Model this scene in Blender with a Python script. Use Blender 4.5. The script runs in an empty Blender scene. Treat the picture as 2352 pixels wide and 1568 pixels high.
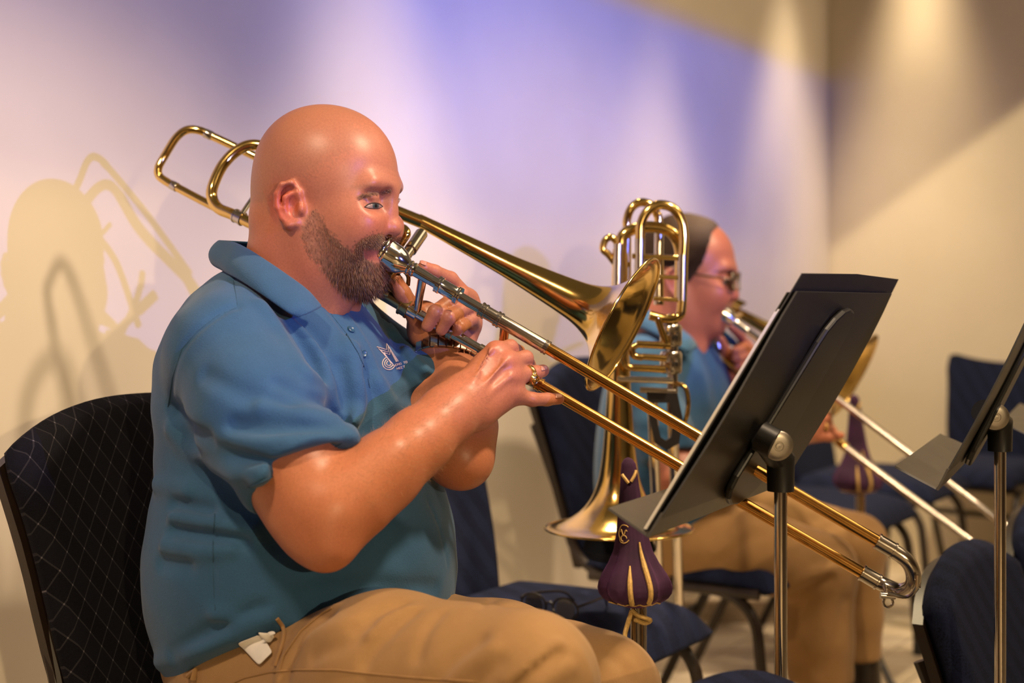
import bpy, bmesh, math, random
import numpy as np
from mathutils import Vector, Matrix
random.seed(7); np.random.seed(7)
SC = bpy.context.scene
COL = SC.collection
# ------------------------------------------------------------------ camera
F = 3267.0; CZ = 1.1; HOR = 691.0          # focal length (px of a 2352 px wide frame), camera height, horizon row
cam_d = bpy.data.cameras.new('camera'); cam = bpy.data.objects.new('camera', cam_d); COL.objects.link(cam)
cam.location = (0, 0, CZ); cam.rotation_euler = (math.pi/2, 0, 0)
cam_d.sensor_width = 36.0; cam_d.lens = 36.0*F/2352.0
cam_d.shift_y = -(784.0-HOR)/2352.0
cam_d.clip_start = 0.05
cam_d.dof.use_dof = True; cam_d.dof.focus_distance = 1.86; cam_d.dof.aperture_fstop = 3.0
SC.camera = cam
def P(px, py, d):
    return Vector(((px-1176.0)/F*d, d, CZ-(py-HOR)/F*d))
# ------------------------------------------------------------------ room frame
CORNER = Vector((1.249, 5.6, 0)); WD = Vector((0.534, 0.8455, 0)); WN = Vector((0.8455, -0.534, 0))
RD = Vector((0.7475, -0.664, 0)); RN = Vector((-0.664, -0.7475, 0))
FZ = 0.10; LZ = -0.16
# ------------------------------------------------------------------ world, exposure
w = bpy.data.worlds.new('world'); SC.world = w; w.use_nodes = True
w.node_tree.nodes['Background'].inputs[0].default_value = (0.9, 0.66, 0.42, 1)
w.node_tree.nodes['Background'].inputs[1].default_value = 0.12
SC.view_settings.view_transform = 'Standard'; SC.view_settings.look = 'None'
SC.view_settings.gamma = 1.0; SC.view_settings.use_curve_mapping = False
SC.view_settings.exposure = 0.0
try:
    SC.cycles.use_denoising = True; SC.cycles.max_bounces = 8; SC.cycles.sample_clamp_indirect = 4.0
    SC.cycles.caustics_reflective = False; SC.cycles.caustics_refractive = False
except Exception: pass
# ------------------------------------------------------------------ lights
def lamp(name, kind, loc, color, power, **kw):
    l = bpy.data.lights.new(name, kind); l.color = color; l.energy = power
    for k, v in kw.items(): setattr(l, k, v)
    o = bpy.data.objects.new(name, l); COL.objects.link(o); o.location = loc
    return o
def aim(o, target):
    o.rotation_euler = (Vector(target)-o.location).to_track_quat('-Z', 'Y').to_euler()
def shutters(o, cuts):
    """framing shutters of a profile lantern: every cut is (point, point, point on the lit side, softness)"""
    l = o.data; l.use_nodes = True; nt = l.node_tree
    em = [n for n in nt.nodes if n.type == 'EMISSION'][0]
    geo = nt.nodes.new('ShaderNodeNewGeometry'); prev = None
    for a, b, ins, soft in cuts:
        n = (Vector(a)-o.location).cross(Vector(b)-o.location).normalized()
        if n.dot(Vector(ins)-o.location) < 0: n = -n
        dp = nt.nodes.new('ShaderNodeVectorMath'); dp.operation = 'DOT_PRODUCT'
        nt.links.new(geo.outputs['Incoming'], dp.inputs[0]); dp.inputs[1].default_value = n
        mr = nt.nodes.new('ShaderNodeMapRange'); mr.interpolation_type = 'SMOOTHSTEP'
        mr.inputs['From Min'].default_value = -soft; mr.inputs['From Max'].default_value = soft
        nt.links.new(dp.outputs['Value'], mr.inputs['Value'])
        if prev is None: prev = mr.outputs[0]
        else:
            m = nt.nodes.new('ShaderNodeMath'); m.operation = 'MULTIPLY'
            nt.links.new(prev, m.inputs[0]); nt.links.new(mr.outputs[0], m.inputs[1]); prev = m.outputs[0]
    nt.links.new(prev, em.inputs['Strength'])
def wallp(px, z):
    """point of the left wall in the direction of image column px at height z"""
    u = (px-1176.0)/F; t = (u*CORNER.y-CORNER.x)/(WD.x-u*WD.y)
    q = CORNER+WD*t; return Vector((q.x, q.y, z))
def rwallp(px, z):
    u = (px-1176.0)/F; t = (u*CORNER.y-CORNER.x)/(RD.x-u*RD.y)
    q = CORNER+RD*t; return Vector((q.x, q.y, z))
# violet stage lantern low on the right, shuttered at 1.97 m on the long wall
LB = lamp('stage_lantern_violet', 'POINT', Vector((3.0, -1.35, 1.70)), (0.19, 0.24, 1.0), 520, shadow_soft_size=0.012)
shutters(LB, [(wallp(35, 1.97), wallp(1905, 1.97), wallp(900, 1.2), 0.004), (wallp(1880, 0), wallp(1880, 2), wallp(900, 1.2), 0.05), (wallp(35, 0.80), wallp(1905, 0.80), wallp(900, 1.2), 0.012)])
# second violet lantern high on the right, washing the middle of the long wall
LB2 = lamp('stage_lantern_violet', 'POINT', Vector((1.9, 1.9, 2.62)), (0.12, 0.19, 1.0), 240, shadow_soft_size=0.06)
shutters(LB2, [(wallp(35, 1.97), wallp(1905, 1.97), wallp(900, 1.2), 0.006), (wallp(1860, 0), wallp(1860, 2), wallp(900, 1.2), 0.10), (wallp(760, 0), wallp(760, 2), wallp(1400, 1.2), 0.12), (wallp(35, 1.25), wallp(1905, 1.25), wallp(900, 1.7), 0.10)])
# amber flood behind the camera, shuttered at 1.30 m on the long wall
LY = lamp('stage_lantern_amber', 'POINT', Vector((1.55, -2.6, 1.55)), (1.0, 0.73, 0.40), 280, shadow_soft_size=0.03)
shutters(LY, [(wallp(35, 1.305), wallp(1905, 1.305), wallp(900, 0.8), 0.010), (CORNER, CORNER+Vector((0, 0, 2)), wallp(900, 1.2), 0.01)])
# amber flood for the end wall, cut along a slanting line
LR = lamp('stage_lantern_end_wall', 'POINT', Vector((0.55, 3.25, 2.66)), (1.0, 0.78, 0.46), 130, shadow_soft_size=0.02)
shutters(LR, [(rwallp(1905, 1.30), rwallp(2352, 1.80), rwallp(2200, 0.8), 0.012), (CORNER, CORNER+Vector((0, 0, 2)), rwallp(2200, 1.0), 0.01)])
# recessed wall washers (warm downlights close to the walls)
def washer(px, power, right=False, z=2.64, out=0.36, size=49):
    base = rwallp(px, z) if right else wallp(px, z)
    o = lamp('wall_washer_light', 'SPOT', base+(RN if right else WN)*out, (1.0, 0.76, 0.48), power, shadow_soft_size=0.10, spot_size=math.radians(size), spot_blend=0.8)
    return o
for px, pw in ((850, 250), (1510, 140), (1868, 100)): washer(px, pw)
washer(2080, 95, True, 2.62, 0.42, 58)
# unseen warm lamp added to brighten the wall strip above the violet light
LU = lamp('upper_wall_fill', 'POINT', Vector((2.0, 2.6, 2.3)), (1.0, 0.74, 0.46), 75, shadow_soft_size=0.05)
shutters(LU, [(wallp(35, 1.975), wallp(1905, 1.975), wallp(900, 2.6), 0.004), (CORNER, CORNER+Vector((0, 0, 2)), wallp(900, 2.2), 0.02)])
# warm ceiling spots over the players
def key(loc, target, power, size, rad=0.12, col=(1.0, 0.74, 0.49)):
    o = lamp('ceiling_spot_light', 'SPOT', Vector(loc), col, power, shadow_soft_size=rad, spot_size=math.radians(size), spot_blend=0.6); aim(o, target); return o
key((1.0, 1.25, 2.62), (-0.15, 1.80, 0.95), 190, 62, 0.08)
key((-0.75, 0.55, 2.62), (-0.25, 1.80, 0.85), 115, 66, 0.08)
A1 = lamp('added_fill_light', 'AREA', Vector((1.6, 2.2, 2.66)), (1.0, 0.74, 0.46), 15, size=1.4)  # soft fill added out of view to lift the upper walls and room
key((1.65, 2.3, 2.62), (0.75, 3.3, 0.9), 140, 70)
# ------------------------------------------------------------------ material helpers
def srgb(r, g, b):
    f = lambda c: (c/255/12.92) if c/255 <= 0.04045 else ((c/255+0.055)/1.055)**2.4
    return (f(r), f(g), f(b), 1)
class NT:
    def __init__(s, name):
        s.m = bpy.data.materials.new(name); s.m.use_nodes = True; s.t = s.m.node_tree; s.b = s.t.nodes['Principled BSDF']
    def n(s, kind, **kw):
        x = s.t.nodes.new(kind)
        for k, v in kw.items():
            if k.startswith('i_'):
                x.inputs[k[2:].replace('_', ' ')].default_value = v
            else: setattr(x, k, v)
        return x
    def l(s, a, b): s.t.links.new(a, b)
    def coord(s, scale=(1, 1, 1), which='Object', rot=(0, 0, 0)):
        c = s.n('ShaderNodeTexCoord'); m = s.n('ShaderNodeMapping'); m.inputs['Scale'].default_value = scale; m.inputs['Rotation'].default_value = rot
        s.l(c.outputs[which], m.inputs['Vector']); return m.outputs[0]
    def noise(s, vec, scale, detail=3, rough=0.5):
        x = s.n('ShaderNodeTexNoise'); x.inputs['Scale'].default_value = scale; x.inputs['Detail'].default_value = detail; x.inputs['Roughness'].default_value = rough
        s.l(vec, x.inputs['Vector']); return x.outputs['Fac']
    def ramp(s, fac, stops):
        r = s.n('ShaderNodeValToRGB'); e = r.color_ramp.elements
        while len(e) < len(stops): e.new(0.5)
        for k, (p, c) in enumerate(stops): e[k].position = p; e[k].color = c
        s.l(fac, r.inputs['Fac']); return r.outputs[0]
    def bump(s, h, strength=0.3, dist=0.002):
        b = s.n('ShaderNodeBump'); b.inputs['Strength'].default_value = strength; b.inputs['Distance'].default_value = dist
        s.l(h, b.inputs['Height']); s.l(b.outputs[0], s.b.inputs['Normal']); return b
    def math(s, op, a, b=None, c=None):
        x = s.n('ShaderNodeMath', operation=op)
        for i, v in enumerate((a, b, c)):
            if v is None: continue
            if isinstance(v, (int, float)): x.inputs[i].default_value = v
            else: s.l(v, x.inputs[i])
        return x.outputs[0]
    def mix(s, fac, a, b, blend='MIX'):
        x = s.n('ShaderNodeMix', data_type='RGBA', blend_type=blend)
        for i, v in ((0, fac), (6, a), (7, b)):
            if isinstance(v, (int, float)): x.inputs[i].default_value = v
            elif isinstance(v, (tuple, list)): x.inputs[i].default_value = v
            else: s.l(v, x.inputs[i])
        return x.outputs[2]
M = {}
def simple(name, col, rough=0.5, metal=0.0, var=0.12, nscale=30, bump=0.0, bscale=400, spec=0.5, coat=0.0):
    t = NT(name); v = t.coord()
    f = t.noise(v, nscale, 4)
    lo = tuple(c*(1-var) for c in col[:3])+(1,); hi = tuple(min(1, c*(1+var)) for c in col[:3])+(1,)
    t.l(t.ramp(f, [(0.3, lo), (0.7, hi)]), t.b.inputs['Base Color'])
    t.b.inputs['Roughness'].default_value = rough; t.b.inputs['Metallic'].default_value = metal
    t.b.inputs['Specular IOR Level'].default_value = spec; t.b.inputs['Coat Weight'].default_value = coat
    if bump: t.bump(t.noise(v, bscale, 2), bump, 0.001)
    M[name] = t.m; return t
def metal(name, col, rough, smear=0.06):
    t = NT(name); v = t.coord()
    f = t.noise(v, 25, 5, 0.65)
    t.l(t.ramp(f, [(0.3, tuple(c*0.86 for c in col[:3])+(1,)), (0.65, col)]), t.b.inputs['Base Color'])
    r = t.math('ADD', t.math('MULTIPLY', t.noise(v, 60, 4, 0.7), smear), rough-smear*0.4)
    t.l(r, t.b.inputs['Roughness']); t.b.inputs['Metallic'].default_value = 1.0
    M[name] = t.m
metal('brass', (0.80, 0.54, 0.17, 1), 0.13)
metal('gold_brass', (0.82, 0.44, 0.12, 1), 0.14)
metal('old_brass', (0.55, 0.40, 0.19, 1), 0.22)
metal('nickel', (0.60, 0.54, 0.46, 1), 0.17)
metal('silver', (0.86, 0.83, 0.78, 1), 0.09)
metal('chrome', (0.66, 0.60, 0.54, 1), 0.12)
metal('knob_metal', (0.50, 0.45, 0.38, 1), 0.38)
metal('copper', (0.85, 0.42, 0.20, 1), 0.14)
simple('stand_black', (0.0085, 0.0070, 0.0060, 1), 0.42, 0, 0.25, 60, 0.05, 700)
simple('stand_plastic', (0.006, 0.006, 0.006, 1), 0.38, 0, 0.2, 40)
simple('ledge_grey', (0.035, 0.030, 0.024, 1), 0.36, 0, 0.2, 40)
simple('paper', (0.62, 0.58, 0.52, 1), 0.8, 0, 0.05, 30)
simple('folder_black', (0.010, 0.0078, 0.0065, 1), 0.55, 0, 0.3, 30, 0.1, 300)
simple('frame_brown', (0.016, 0.009, 0.006, 1), 0.42, 0, 0.2, 40)
simple('rubber', (0.01, 0.01, 0.01, 1), 0.7)
simple('white_cotton', (0.75, 0.72, 0.66, 1), 0.9, 0, 0.06, 60, 0.2, 900)
simple('glass_frame', (0.03, 0.022, 0.018, 1), 0.3)
simple('gold_trim', (0.62, 0.40, 0.13, 1), 0.5, 0.2, 0.2, 300, 0.4, 900)
simple('green_felt', (0.02, 0.30, 0.13, 1), 0.8)
simple('hall_paint', (0.16, 0.12, 0.085, 1), 0.9, 0, 0.1, 4)
simple('ceiling_paint', (0.52, 0.42, 0.30, 1), 0.9, 0, 0.03, 6, 0.1, 200)
t = simple('velvet', (0.034, 0.0065, 0.034, 1), 0.85, 0, 0.35, 25, 0.15, 500)
t.b.inputs['Sheen Weight'].default_value = 0.25; t.b.inputs['Sheen Tint'].default_value = (0.5, 0.12, 0.5, 1)
# wall paint: cream eggshell with roller texture
t = NT('wall_paint'); v = t.coord()
t.l(t.ramp(t.noise(v, 3, 3), [(0.35, (0.70, 0.64, 0.55, 1)), (0.7, (0.75, 0.69, 0.60, 1))]), t.b.inputs['Base Color'])
t.b.inputs['Roughness'].default_value = 0.75; t.b.inputs['Specular IOR Level'].default_value = 0.25
t.bump(t.noise(v, 320, 3, 0.6), 0.10, 0.002); M['wall'] = t.m
t = NT('wall_paint_warm'); v = t.coord()
t.l(t.ramp(t.noise(v, 3, 3), [(0.35, (0.68, 0.60, 0.46, 1)), (0.7, (0.72, 0.64, 0.50, 1))]), t.b.inputs['Base Color'])
t.b.inputs['Roughness'].default_value = 0.75; t.b.inputs['Specular IOR Level'].default_value = 0.25
t.bump(t.noise(v, 320, 3, 0.6), 0.10, 0.002); M['wall_warm'] = t.m
# floor: pale wood-look boards with soft streaks
t = NT('floor_board'); v = t.coord((1, 9, 1))
a = t.ramp(t.noise(v, 3.2, 5, 0.6), [(0.3, (0.42, 0.33, 0.22, 1)), (0.55, (0.60, 0.51, 0.38, 1)), (0.75, (0.70, 0.63, 0.52, 1))])
t.l(a, t.b.inputs['Base Color']); t.b.inputs['Roughness'].default_value = 0.42; M['floor'] = t.m
# upholstery of the near chair: near-black weave with a fine pale diamond grid, in the backrest's own (Generated-free) UV
def upholstery(name, base, grid, line, cell, lw, fleck):
    t = NT(name); uv = t.n('ShaderNodeUVMap'); sx = t.n('ShaderNodeSeparateXYZ'); t.l(uv.outputs[0], sx.inputs[0])
    p = t.math('MULTIPLY', t.math('ADD', sx.outputs[0], t.math('MULTIPLY', sx.outputs[1], 0.72)), 1/cell)
    q = t.math('MULTIPLY', t.math('SUBTRACT', sx.outputs[0], t.math('MULTIPLY', sx.outputs[1], 0.72)), 1/cell)
    def ln(x): return t.math('LESS_THAN', t.math('ABSOLUTE', t.math('SUBTRACT', t.math('FRACT', x), 0.5)), lw)
    lp, lq = ln(p), ln(q)
    both = t.math('MULTIPLY', lp, lq); anyl = t.math('MAXIMUM', lp, lq)
    chk = t.math('MULTIPLY', t.math('MODULO', t.math('ADD', t.math('FLOOR', t.math('ADD', p, 0.5)), 200), 2), 1)
    v = t.coord(); f = t.noise(v, fleck, 2, 0.7)
    c0 = t.ramp(f, [(0.35, tuple(c*0.45 for c in base[:3])+(1,)), (0.7, tuple(min(1, c*1.7) for c in base[:3])+(1,))])
    c1 = t.mix(t.math('MULTIPLY', chk, 0.35), c0, tuple(c*1.9 for c in base[:3])+(1,))
    c2 = t.mix(t.math('MULTIPLY', anyl, grid), c1, line); c3 = t.mix(both, c2, tuple(min(1, c*4) for c in line[:3])+(1,))
    t.l(c3 if grid > 0 else c1, t.b.inputs['Base Color']); t.b.inputs['Roughness'].default_value = 0.95; t.b.inputs['Specular IOR Level'].default_value = 0.15
    t.bump(f, 0.5, 0.0015); M[name] = t.m
upholstery('weave_black', (0.0046, 0.0046, 0.0075, 1), 0.8, (0.028, 0.026, 0.030, 1), 0.030, 0.035, 900)
upholstery('weave_navy', (0.0065, 0.0095, 0.028, 1), 0.0, (0.02, 0.02, 0.03, 1), 0.03, 0.03, 420)
# ------------------------------------------------------------------ object helpers
def link(name, me, mat, parent=None, smooth=True):
    o = bpy.data.objects.new(name, me); COL.objects.link(o)
    if mat is not None:
        me.materials.append(M[mat] if isinstance(mat, str) else mat)
    if smooth and len(me.polygons): me.polygons.foreach_set('use_smooth', [True]*len(me.polygons))
    if parent is not None:
        o.parent = parent
        o.matrix_parent_inverse = Matrix.Identity(4)
        o.matrix_local = parent_world(parent).inverted()
    return o
def parent_world(p):
    m = p.matrix_basis.copy()
    while p.parent is not None:
        p = p.parent; m = p.matrix_basis @ m
    return m
def tag(o, label, cat, group=None, kind=None):
    if label: o['label'] = label
    if cat: o['category'] = cat
    if group: o['group'] = group
    if kind: o['kind'] = kind
    return o
def thing(name, label, cat, loc=(0, 0, 0), group=None):
    o = bpy.data.objects.new(name, None); COL.objects.link(o); o.location = loc; o.empty_display_size = 0.05
    return tag(o, label, cat, group)
def mesh(name, verts, faces):
    me = bpy.data.meshes.new(name); me.from_pydata([tuple(v) for v in verts], [], faces); me.update(); return me
def from_bm(bm, name):
    bmesh.ops.recalc_face_normals(bm, faces=bm.faces)
    me = bpy.data.meshes.new(name); bm.to_mesh(me); bm.free(); return me
def catmull(pts, n):
    pts = [Vector(p) for p in pts]
    if len(pts) < 3: return [pts[0].lerp(pts[1], i/n) for i in range(n+1)] if n > 1 else pts
    out = []; ext = [pts[0]*2-pts[1]]+pts+[pts[-1]*2-pts[-2]]
    for i in range(1, len(ext)-2):
        p0, p1, p2, p3 = ext[i-1:i+3]
        for k in range(n):
            t = k/n
            out.append(0.5*((2*p1)+(p2-p0)*t+(2*p0-5*p1+4*p2-p3)*t*t+(3*p1-p0-3*p2+p3)*t**3))
    out.append(pts[-1]); return out
def tube_data(pts, r, segs=14, cap=True):
    """vertices and faces of a pipe swept along pts; r a number or one radius per point"""
    pts = [Vector(p) for p in pts]; n = len(pts); rs = r if isinstance(r, (list, tuple)) else [r]*n
    T = []
    for i in range(n):
        a = pts[max(0, i-1)]; b = pts[min(n-1, i+1)]; T.append((b-a).normalized())
    ref = Vector((0, 0, 1)) if abs(T[0].z) < 0.9 else Vector((0, 1, 0))
    u = (ref-T[0]*ref.dot(T[0])).normalized(); V = []; Fc = []
    for i in range(n):
        u = (u-T[i]*u.dot(T[i]))
        u = u.normalized() if u.length > 1e-6 else Vector((1, 0, 0)); v = T[i].cross(u)
        for k in range(segs):
            an = 2*math.pi*k/segs; V.append(pts[i]+(u*math.cos(an)+v*math.sin(an))*rs[i])
    for i in range(n-1):
        for k in range(segs):
            k2 = (k+1) % segs; Fc.append((i*segs+k, i*segs+k2, (i+1)*segs+k2, (i+1)*segs+k))
    if cap:
        Fc.append(tuple(range(segs-1, -1, -1))); Fc.append(tuple((n-1)*segs+k for k in range(segs)))
    return V, Fc
class MB:
    """collects shapes of ONE part"""
    def __init__(s): s.v = []; s.f = []
    def add(s, V, Fc):
        o = len(s.v); s.v += [Vector(x) for x in V]; s.f += [tuple(i+o for i in f) for f in Fc]; return s
    def tube(s, pts, r, segs=14, cap=True): return s.add(*tube_data(pts, r, segs, cap))
    def box(s, c, ax, ay, az):
        c = Vector(c); ax, ay, az = Vector(ax), Vector(ay), Vector(az)
        V = [c+ax*i+ay*j+az*k for i in (-1, 1) for j in (-1, 1) for k in (-1, 1)]
        return s.add(V, [(0, 1, 3, 2), (4, 6, 7, 5), (0, 4, 5, 1), (2, 3, 7, 6), (0, 2, 6, 4), (1, 5, 7, 3)])
    def lathe(s, o, d, prof, segs=32, close=False):
        o = Vector(o); d = Vector(d).normalized(); ref = Vector((0, 0, 1)) if abs(d.z) < 0.9 else Vector((1, 0, 0))
        u = (ref-d*ref.dot(d)).normalized(); v = d.cross(u); V = []; Fc = []; n = len(prof)
        for (t, r) in prof:
            for k in range(segs):
                a = 2*math.pi*k/segs; V.append(o+d*t+(u*math.cos(a)+v*math.sin(a))*r)
        for i in range(n-1):
            for k in range(segs):
                k2 = (k+1) % segs; Fc.append((i*segs+k, i*segs+k2, (i+1)*segs+k2, (i+1)*segs+k))
        if close: Fc.append(tuple(range(segs))); Fc.append(tuple((n-1)*segs+k for k in range(segs-1, -1, -1)))
        return s.add(V, Fc)
    def prism(s, poly, ext):
        n = len(poly); e = Vector(ext); V = [Vector(p) for p in poly]+[Vector(p)+e for p in poly]
        Fc = [tuple(range(n)), tuple(range(2*n-1, n-1, -1))]+[(i, i+n, (i+1) % n+n, (i+1) % n) for i in range(n)]
        return s.add(V, Fc)
    def build(s, name, mat, parent=None, smooth=True, bevel=0.0, auto=True):
        me = mesh(name, s.v, s.f); bm = bmesh.new(); bm.from_mesh(me)
        bmesh.ops.recalc_face_normals(bm, faces=bm.faces)
        if bevel > 0:
            es = [e for e in bm.edges if len(e.link_faces) == 2 and e.calc_face_angle(0) > 0.6]
            bmesh.ops.bevel(bm, geom=es, offset=bevel, segments=2, affect='EDGES', profile=0.5)
        bm.to_mesh(me); bm.free()
        o = link(name, me, mat, parent, smooth)
        if smooth and auto:
            me.set_sharp_from_angle(angle=math.radians(38))
        return o
# ================================================================== the room
def quad(name, pts, mat, parent=None):
    return link(name, mesh(name, pts, [tuple(range(len(pts)))]), mat, parent, False)
def struct(o): o['kind'] = 'structure'; return o
def at(t, q, z): p = CORNER+WD*t+WN*q; return Vector((p.x, p.y, z))
CEZ = 2.72
def wallbox(name, a, b, nrm, z0, z1, mat, th=0.1):
    mb = MB(); a, b = Vector(a), Vector(b); a.z = b.z = 0; n = Vector(nrm)
    mb.prism([a+Vector((0, 0, z0)), b+Vector((0, 0, z0)), b-n*th+Vector((0, 0, z0)), a-n*th+Vector((0, 0, z0))], (0, 0, z1-z0))
    return struct(mb.build(name, mat, None, False))
L0 = CORNER-WD*9.5; R1 = CORNER+RD*9.0
wallbox('wall_left', L0, CORNER+WD*0.1, WN, LZ, CEZ, 'wall')
wallbox('wall_right', CORNER, R1, RN, LZ, CEZ, 'wall_warm')
# far side of the room, behind the camera
BK = R1+RN*9.0; BL_ = L0+WN*5.0
wallbox('wall_back', R1, BK, Vector((-0.7475, 0.664, 0)), LZ, CEZ, 'hall_paint')
d_ = (BK-BL_).normalized()
wallbox('wall_front', BL_, BK, Vector((-d_.y, d_.x, 0)) if Vector((-d_.y, d_.x, 0)).dot(CORNER-BL_) > 0 else Vector((d_.y, -d_.x, 0)), LZ, CEZ, 'hall_paint')
wallbox('wall_side', L0, BL_, WD, LZ, CEZ, 'hall_paint')
struct(quad('ceiling', [L0+Vector((-1, -1, CEZ)), R1+Vector((1, 1, CEZ))+Vector((0, 3, 0)), BK+Vector((1, -1, CEZ)), BL_+Vector((-1, -1, CEZ))], 'ceiling_paint'))
struct(quad('floor', [L0+Vector((-1, -1, LZ)), CORNER+Vector((-1, 3, LZ)), R1+Vector((2, 1, LZ)), BK+Vector((1, -1, LZ)), BL_+Vector((-1, -1, LZ))], 'floor'))
# raised platform the back row sits on: boards with open joints
pl = bpy.data.objects.new('floor_riser', None); COL.objects.link(pl); pl['kind'] = 'structure'
mb = MB(); mb.prism([at(-7.5, 0.001, LZ), at(2.2, 0.001, LZ), at(2.2, 1.36, LZ), at(-7.5, 1.36, LZ)], (0, 0, FZ-LZ-0.012))
mb.build('riser_base', 'frame_brown', pl, False)
bw = 0.136; proto = None
for i in range(10):
    for j in range(7):
        t0 = -4.6+j*0.95-(0.4 if i % 2 else 0.0); t1 = t0+0.947; q0 = 0.002+i*bw; q1 = q0+bw-0.003
        if t0 > 1.4: continue
        mb = MB(); mb.prism([at(t0, q0, FZ-0.012), at(t1, q0, FZ-0.012), at(t1, q1, FZ-0.012), at(t0, q1, FZ-0.012)], (0, 0, 0.012))
        mb.build('floor_board', 'floor', pl, False)
# ribbed floor grille by the wall
g = thing('floor_grille', 'low ribbed beige vent grille on the floor behind the far player\'s chair', 'vent', P(1690, 1436, 4.40))
a = P(1560, 1444, 4.40); b = P(1860, 1412, 4.40); a.z = b.z = FZ; ux = (b-a).normalized(); un = Vector((-ux.y, ux.x, 0)); L_ = (b-a).length
simple('vent_beige', (0.36, 0.27, 0.18, 1), 0.6)
mb = MB(); mb.box((a+b)/2+un*0.09+Vector((0, 0, 0.028)), ux*L_/2, un*0.012, Vector((0, 0, 0.028))); mb.build('back_panel', 'vent_beige', g, False)
for k in range(8):
    mb = MB(); c = (a+b)/2+un*(0.012+k*0.009)+Vector((0, 0, 0.006+k*0.0065)); mb.box(c, ux*L_/2, un*0.0035, Vector((0, 0, 0.0022))); mb.build('slat', 'vent_beige', g, False)
for e in (a, b):
    mb = MB(); mb.box(e+un*0.045+Vector((0, 0, 0.03)), ux*0.004, un*0.055, Vector((0, 0, 0.03))); mb.build('end_cap', 'vent_beige', g, False)
# ================================================================== chairs
def xf(o, f, p, z0):
    """local chair point (forward, left, up) -> world"""
    f = Vector(f); l = Vector((-f.y, f.x, 0)); return Vector((o[0], o[1], z0))+f*p[0]+l*p[1]+Vector((0, 0, p[2]))
def pad(name, grid, thick_fn, mat, parent, tf, nu, nv):
    """closed cushion from a (u,v) sheet: front sheet, back sheet and rim, UV in metres"""
    V = []; UV = []
    for s in (1, -1):
        for i in range(nu+1):
            for j in range(nv+1):
                p, uv, nrm = grid(i/nu, j/nv); h = thick_fn(i/nu, j/nv)
                V.append(tf(Vector(p)+Vector(nrm)*h*s)); UV.append(uv)
    N = (nu+1)*(nv+1); Fc = []
    idx = lambda s, i, j: s*N+i*(nv+1)+j
    for i in range(nu):
        for j in range(nv):
            Fc.append((idx(0, i, j), idx(0, i+1, j), idx(0, i+1, j+1), idx(0, i, j+1)))
            Fc.append((idx(1, i, j), idx(1, i, j+1), idx(1, i+1, j+1), idx(1, i+1, j)))
    for i in range(nu):
        Fc.append((idx(0, i, 0), idx(1, i, 0), idx(1, i+1, 0), idx(0, i+1, 0))); Fc.append((idx(0, i, nv), idx(0, i+1, nv), idx(1, i+1, nv), idx(1, i, nv)))
    for j in range(nv):
        Fc.append((idx(0, 0, j), idx(0, 0, j+1), idx(1, 0, j+1), idx(1, 0, j))); Fc.append((idx(0, nu, j), idx(1, nu, j), idx(1, nu, j+1), idx(0, nu, j+1)))
    me = mesh(name, V, Fc); ul = me.uv_layers.new(name='UVMap')
    vi = np.zeros(len(me.loops), dtype=np.int32); me.loops.foreach_get('vertex_index', vi)
    ul.data.foreach_set('uv', np.array(UV, dtype=np.float32)[vi].ravel())
    bm = bmesh.new(); bm.from_mesh(me); bmesh.ops.recalc_face_normals(bm, faces=bm.faces); bm.to_mesh(me); bm.free()
    return link(name, me, mat, parent)
def sqtube(mb, pts, wx, f):
    mb.tube(pts, wx, 8)
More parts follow.
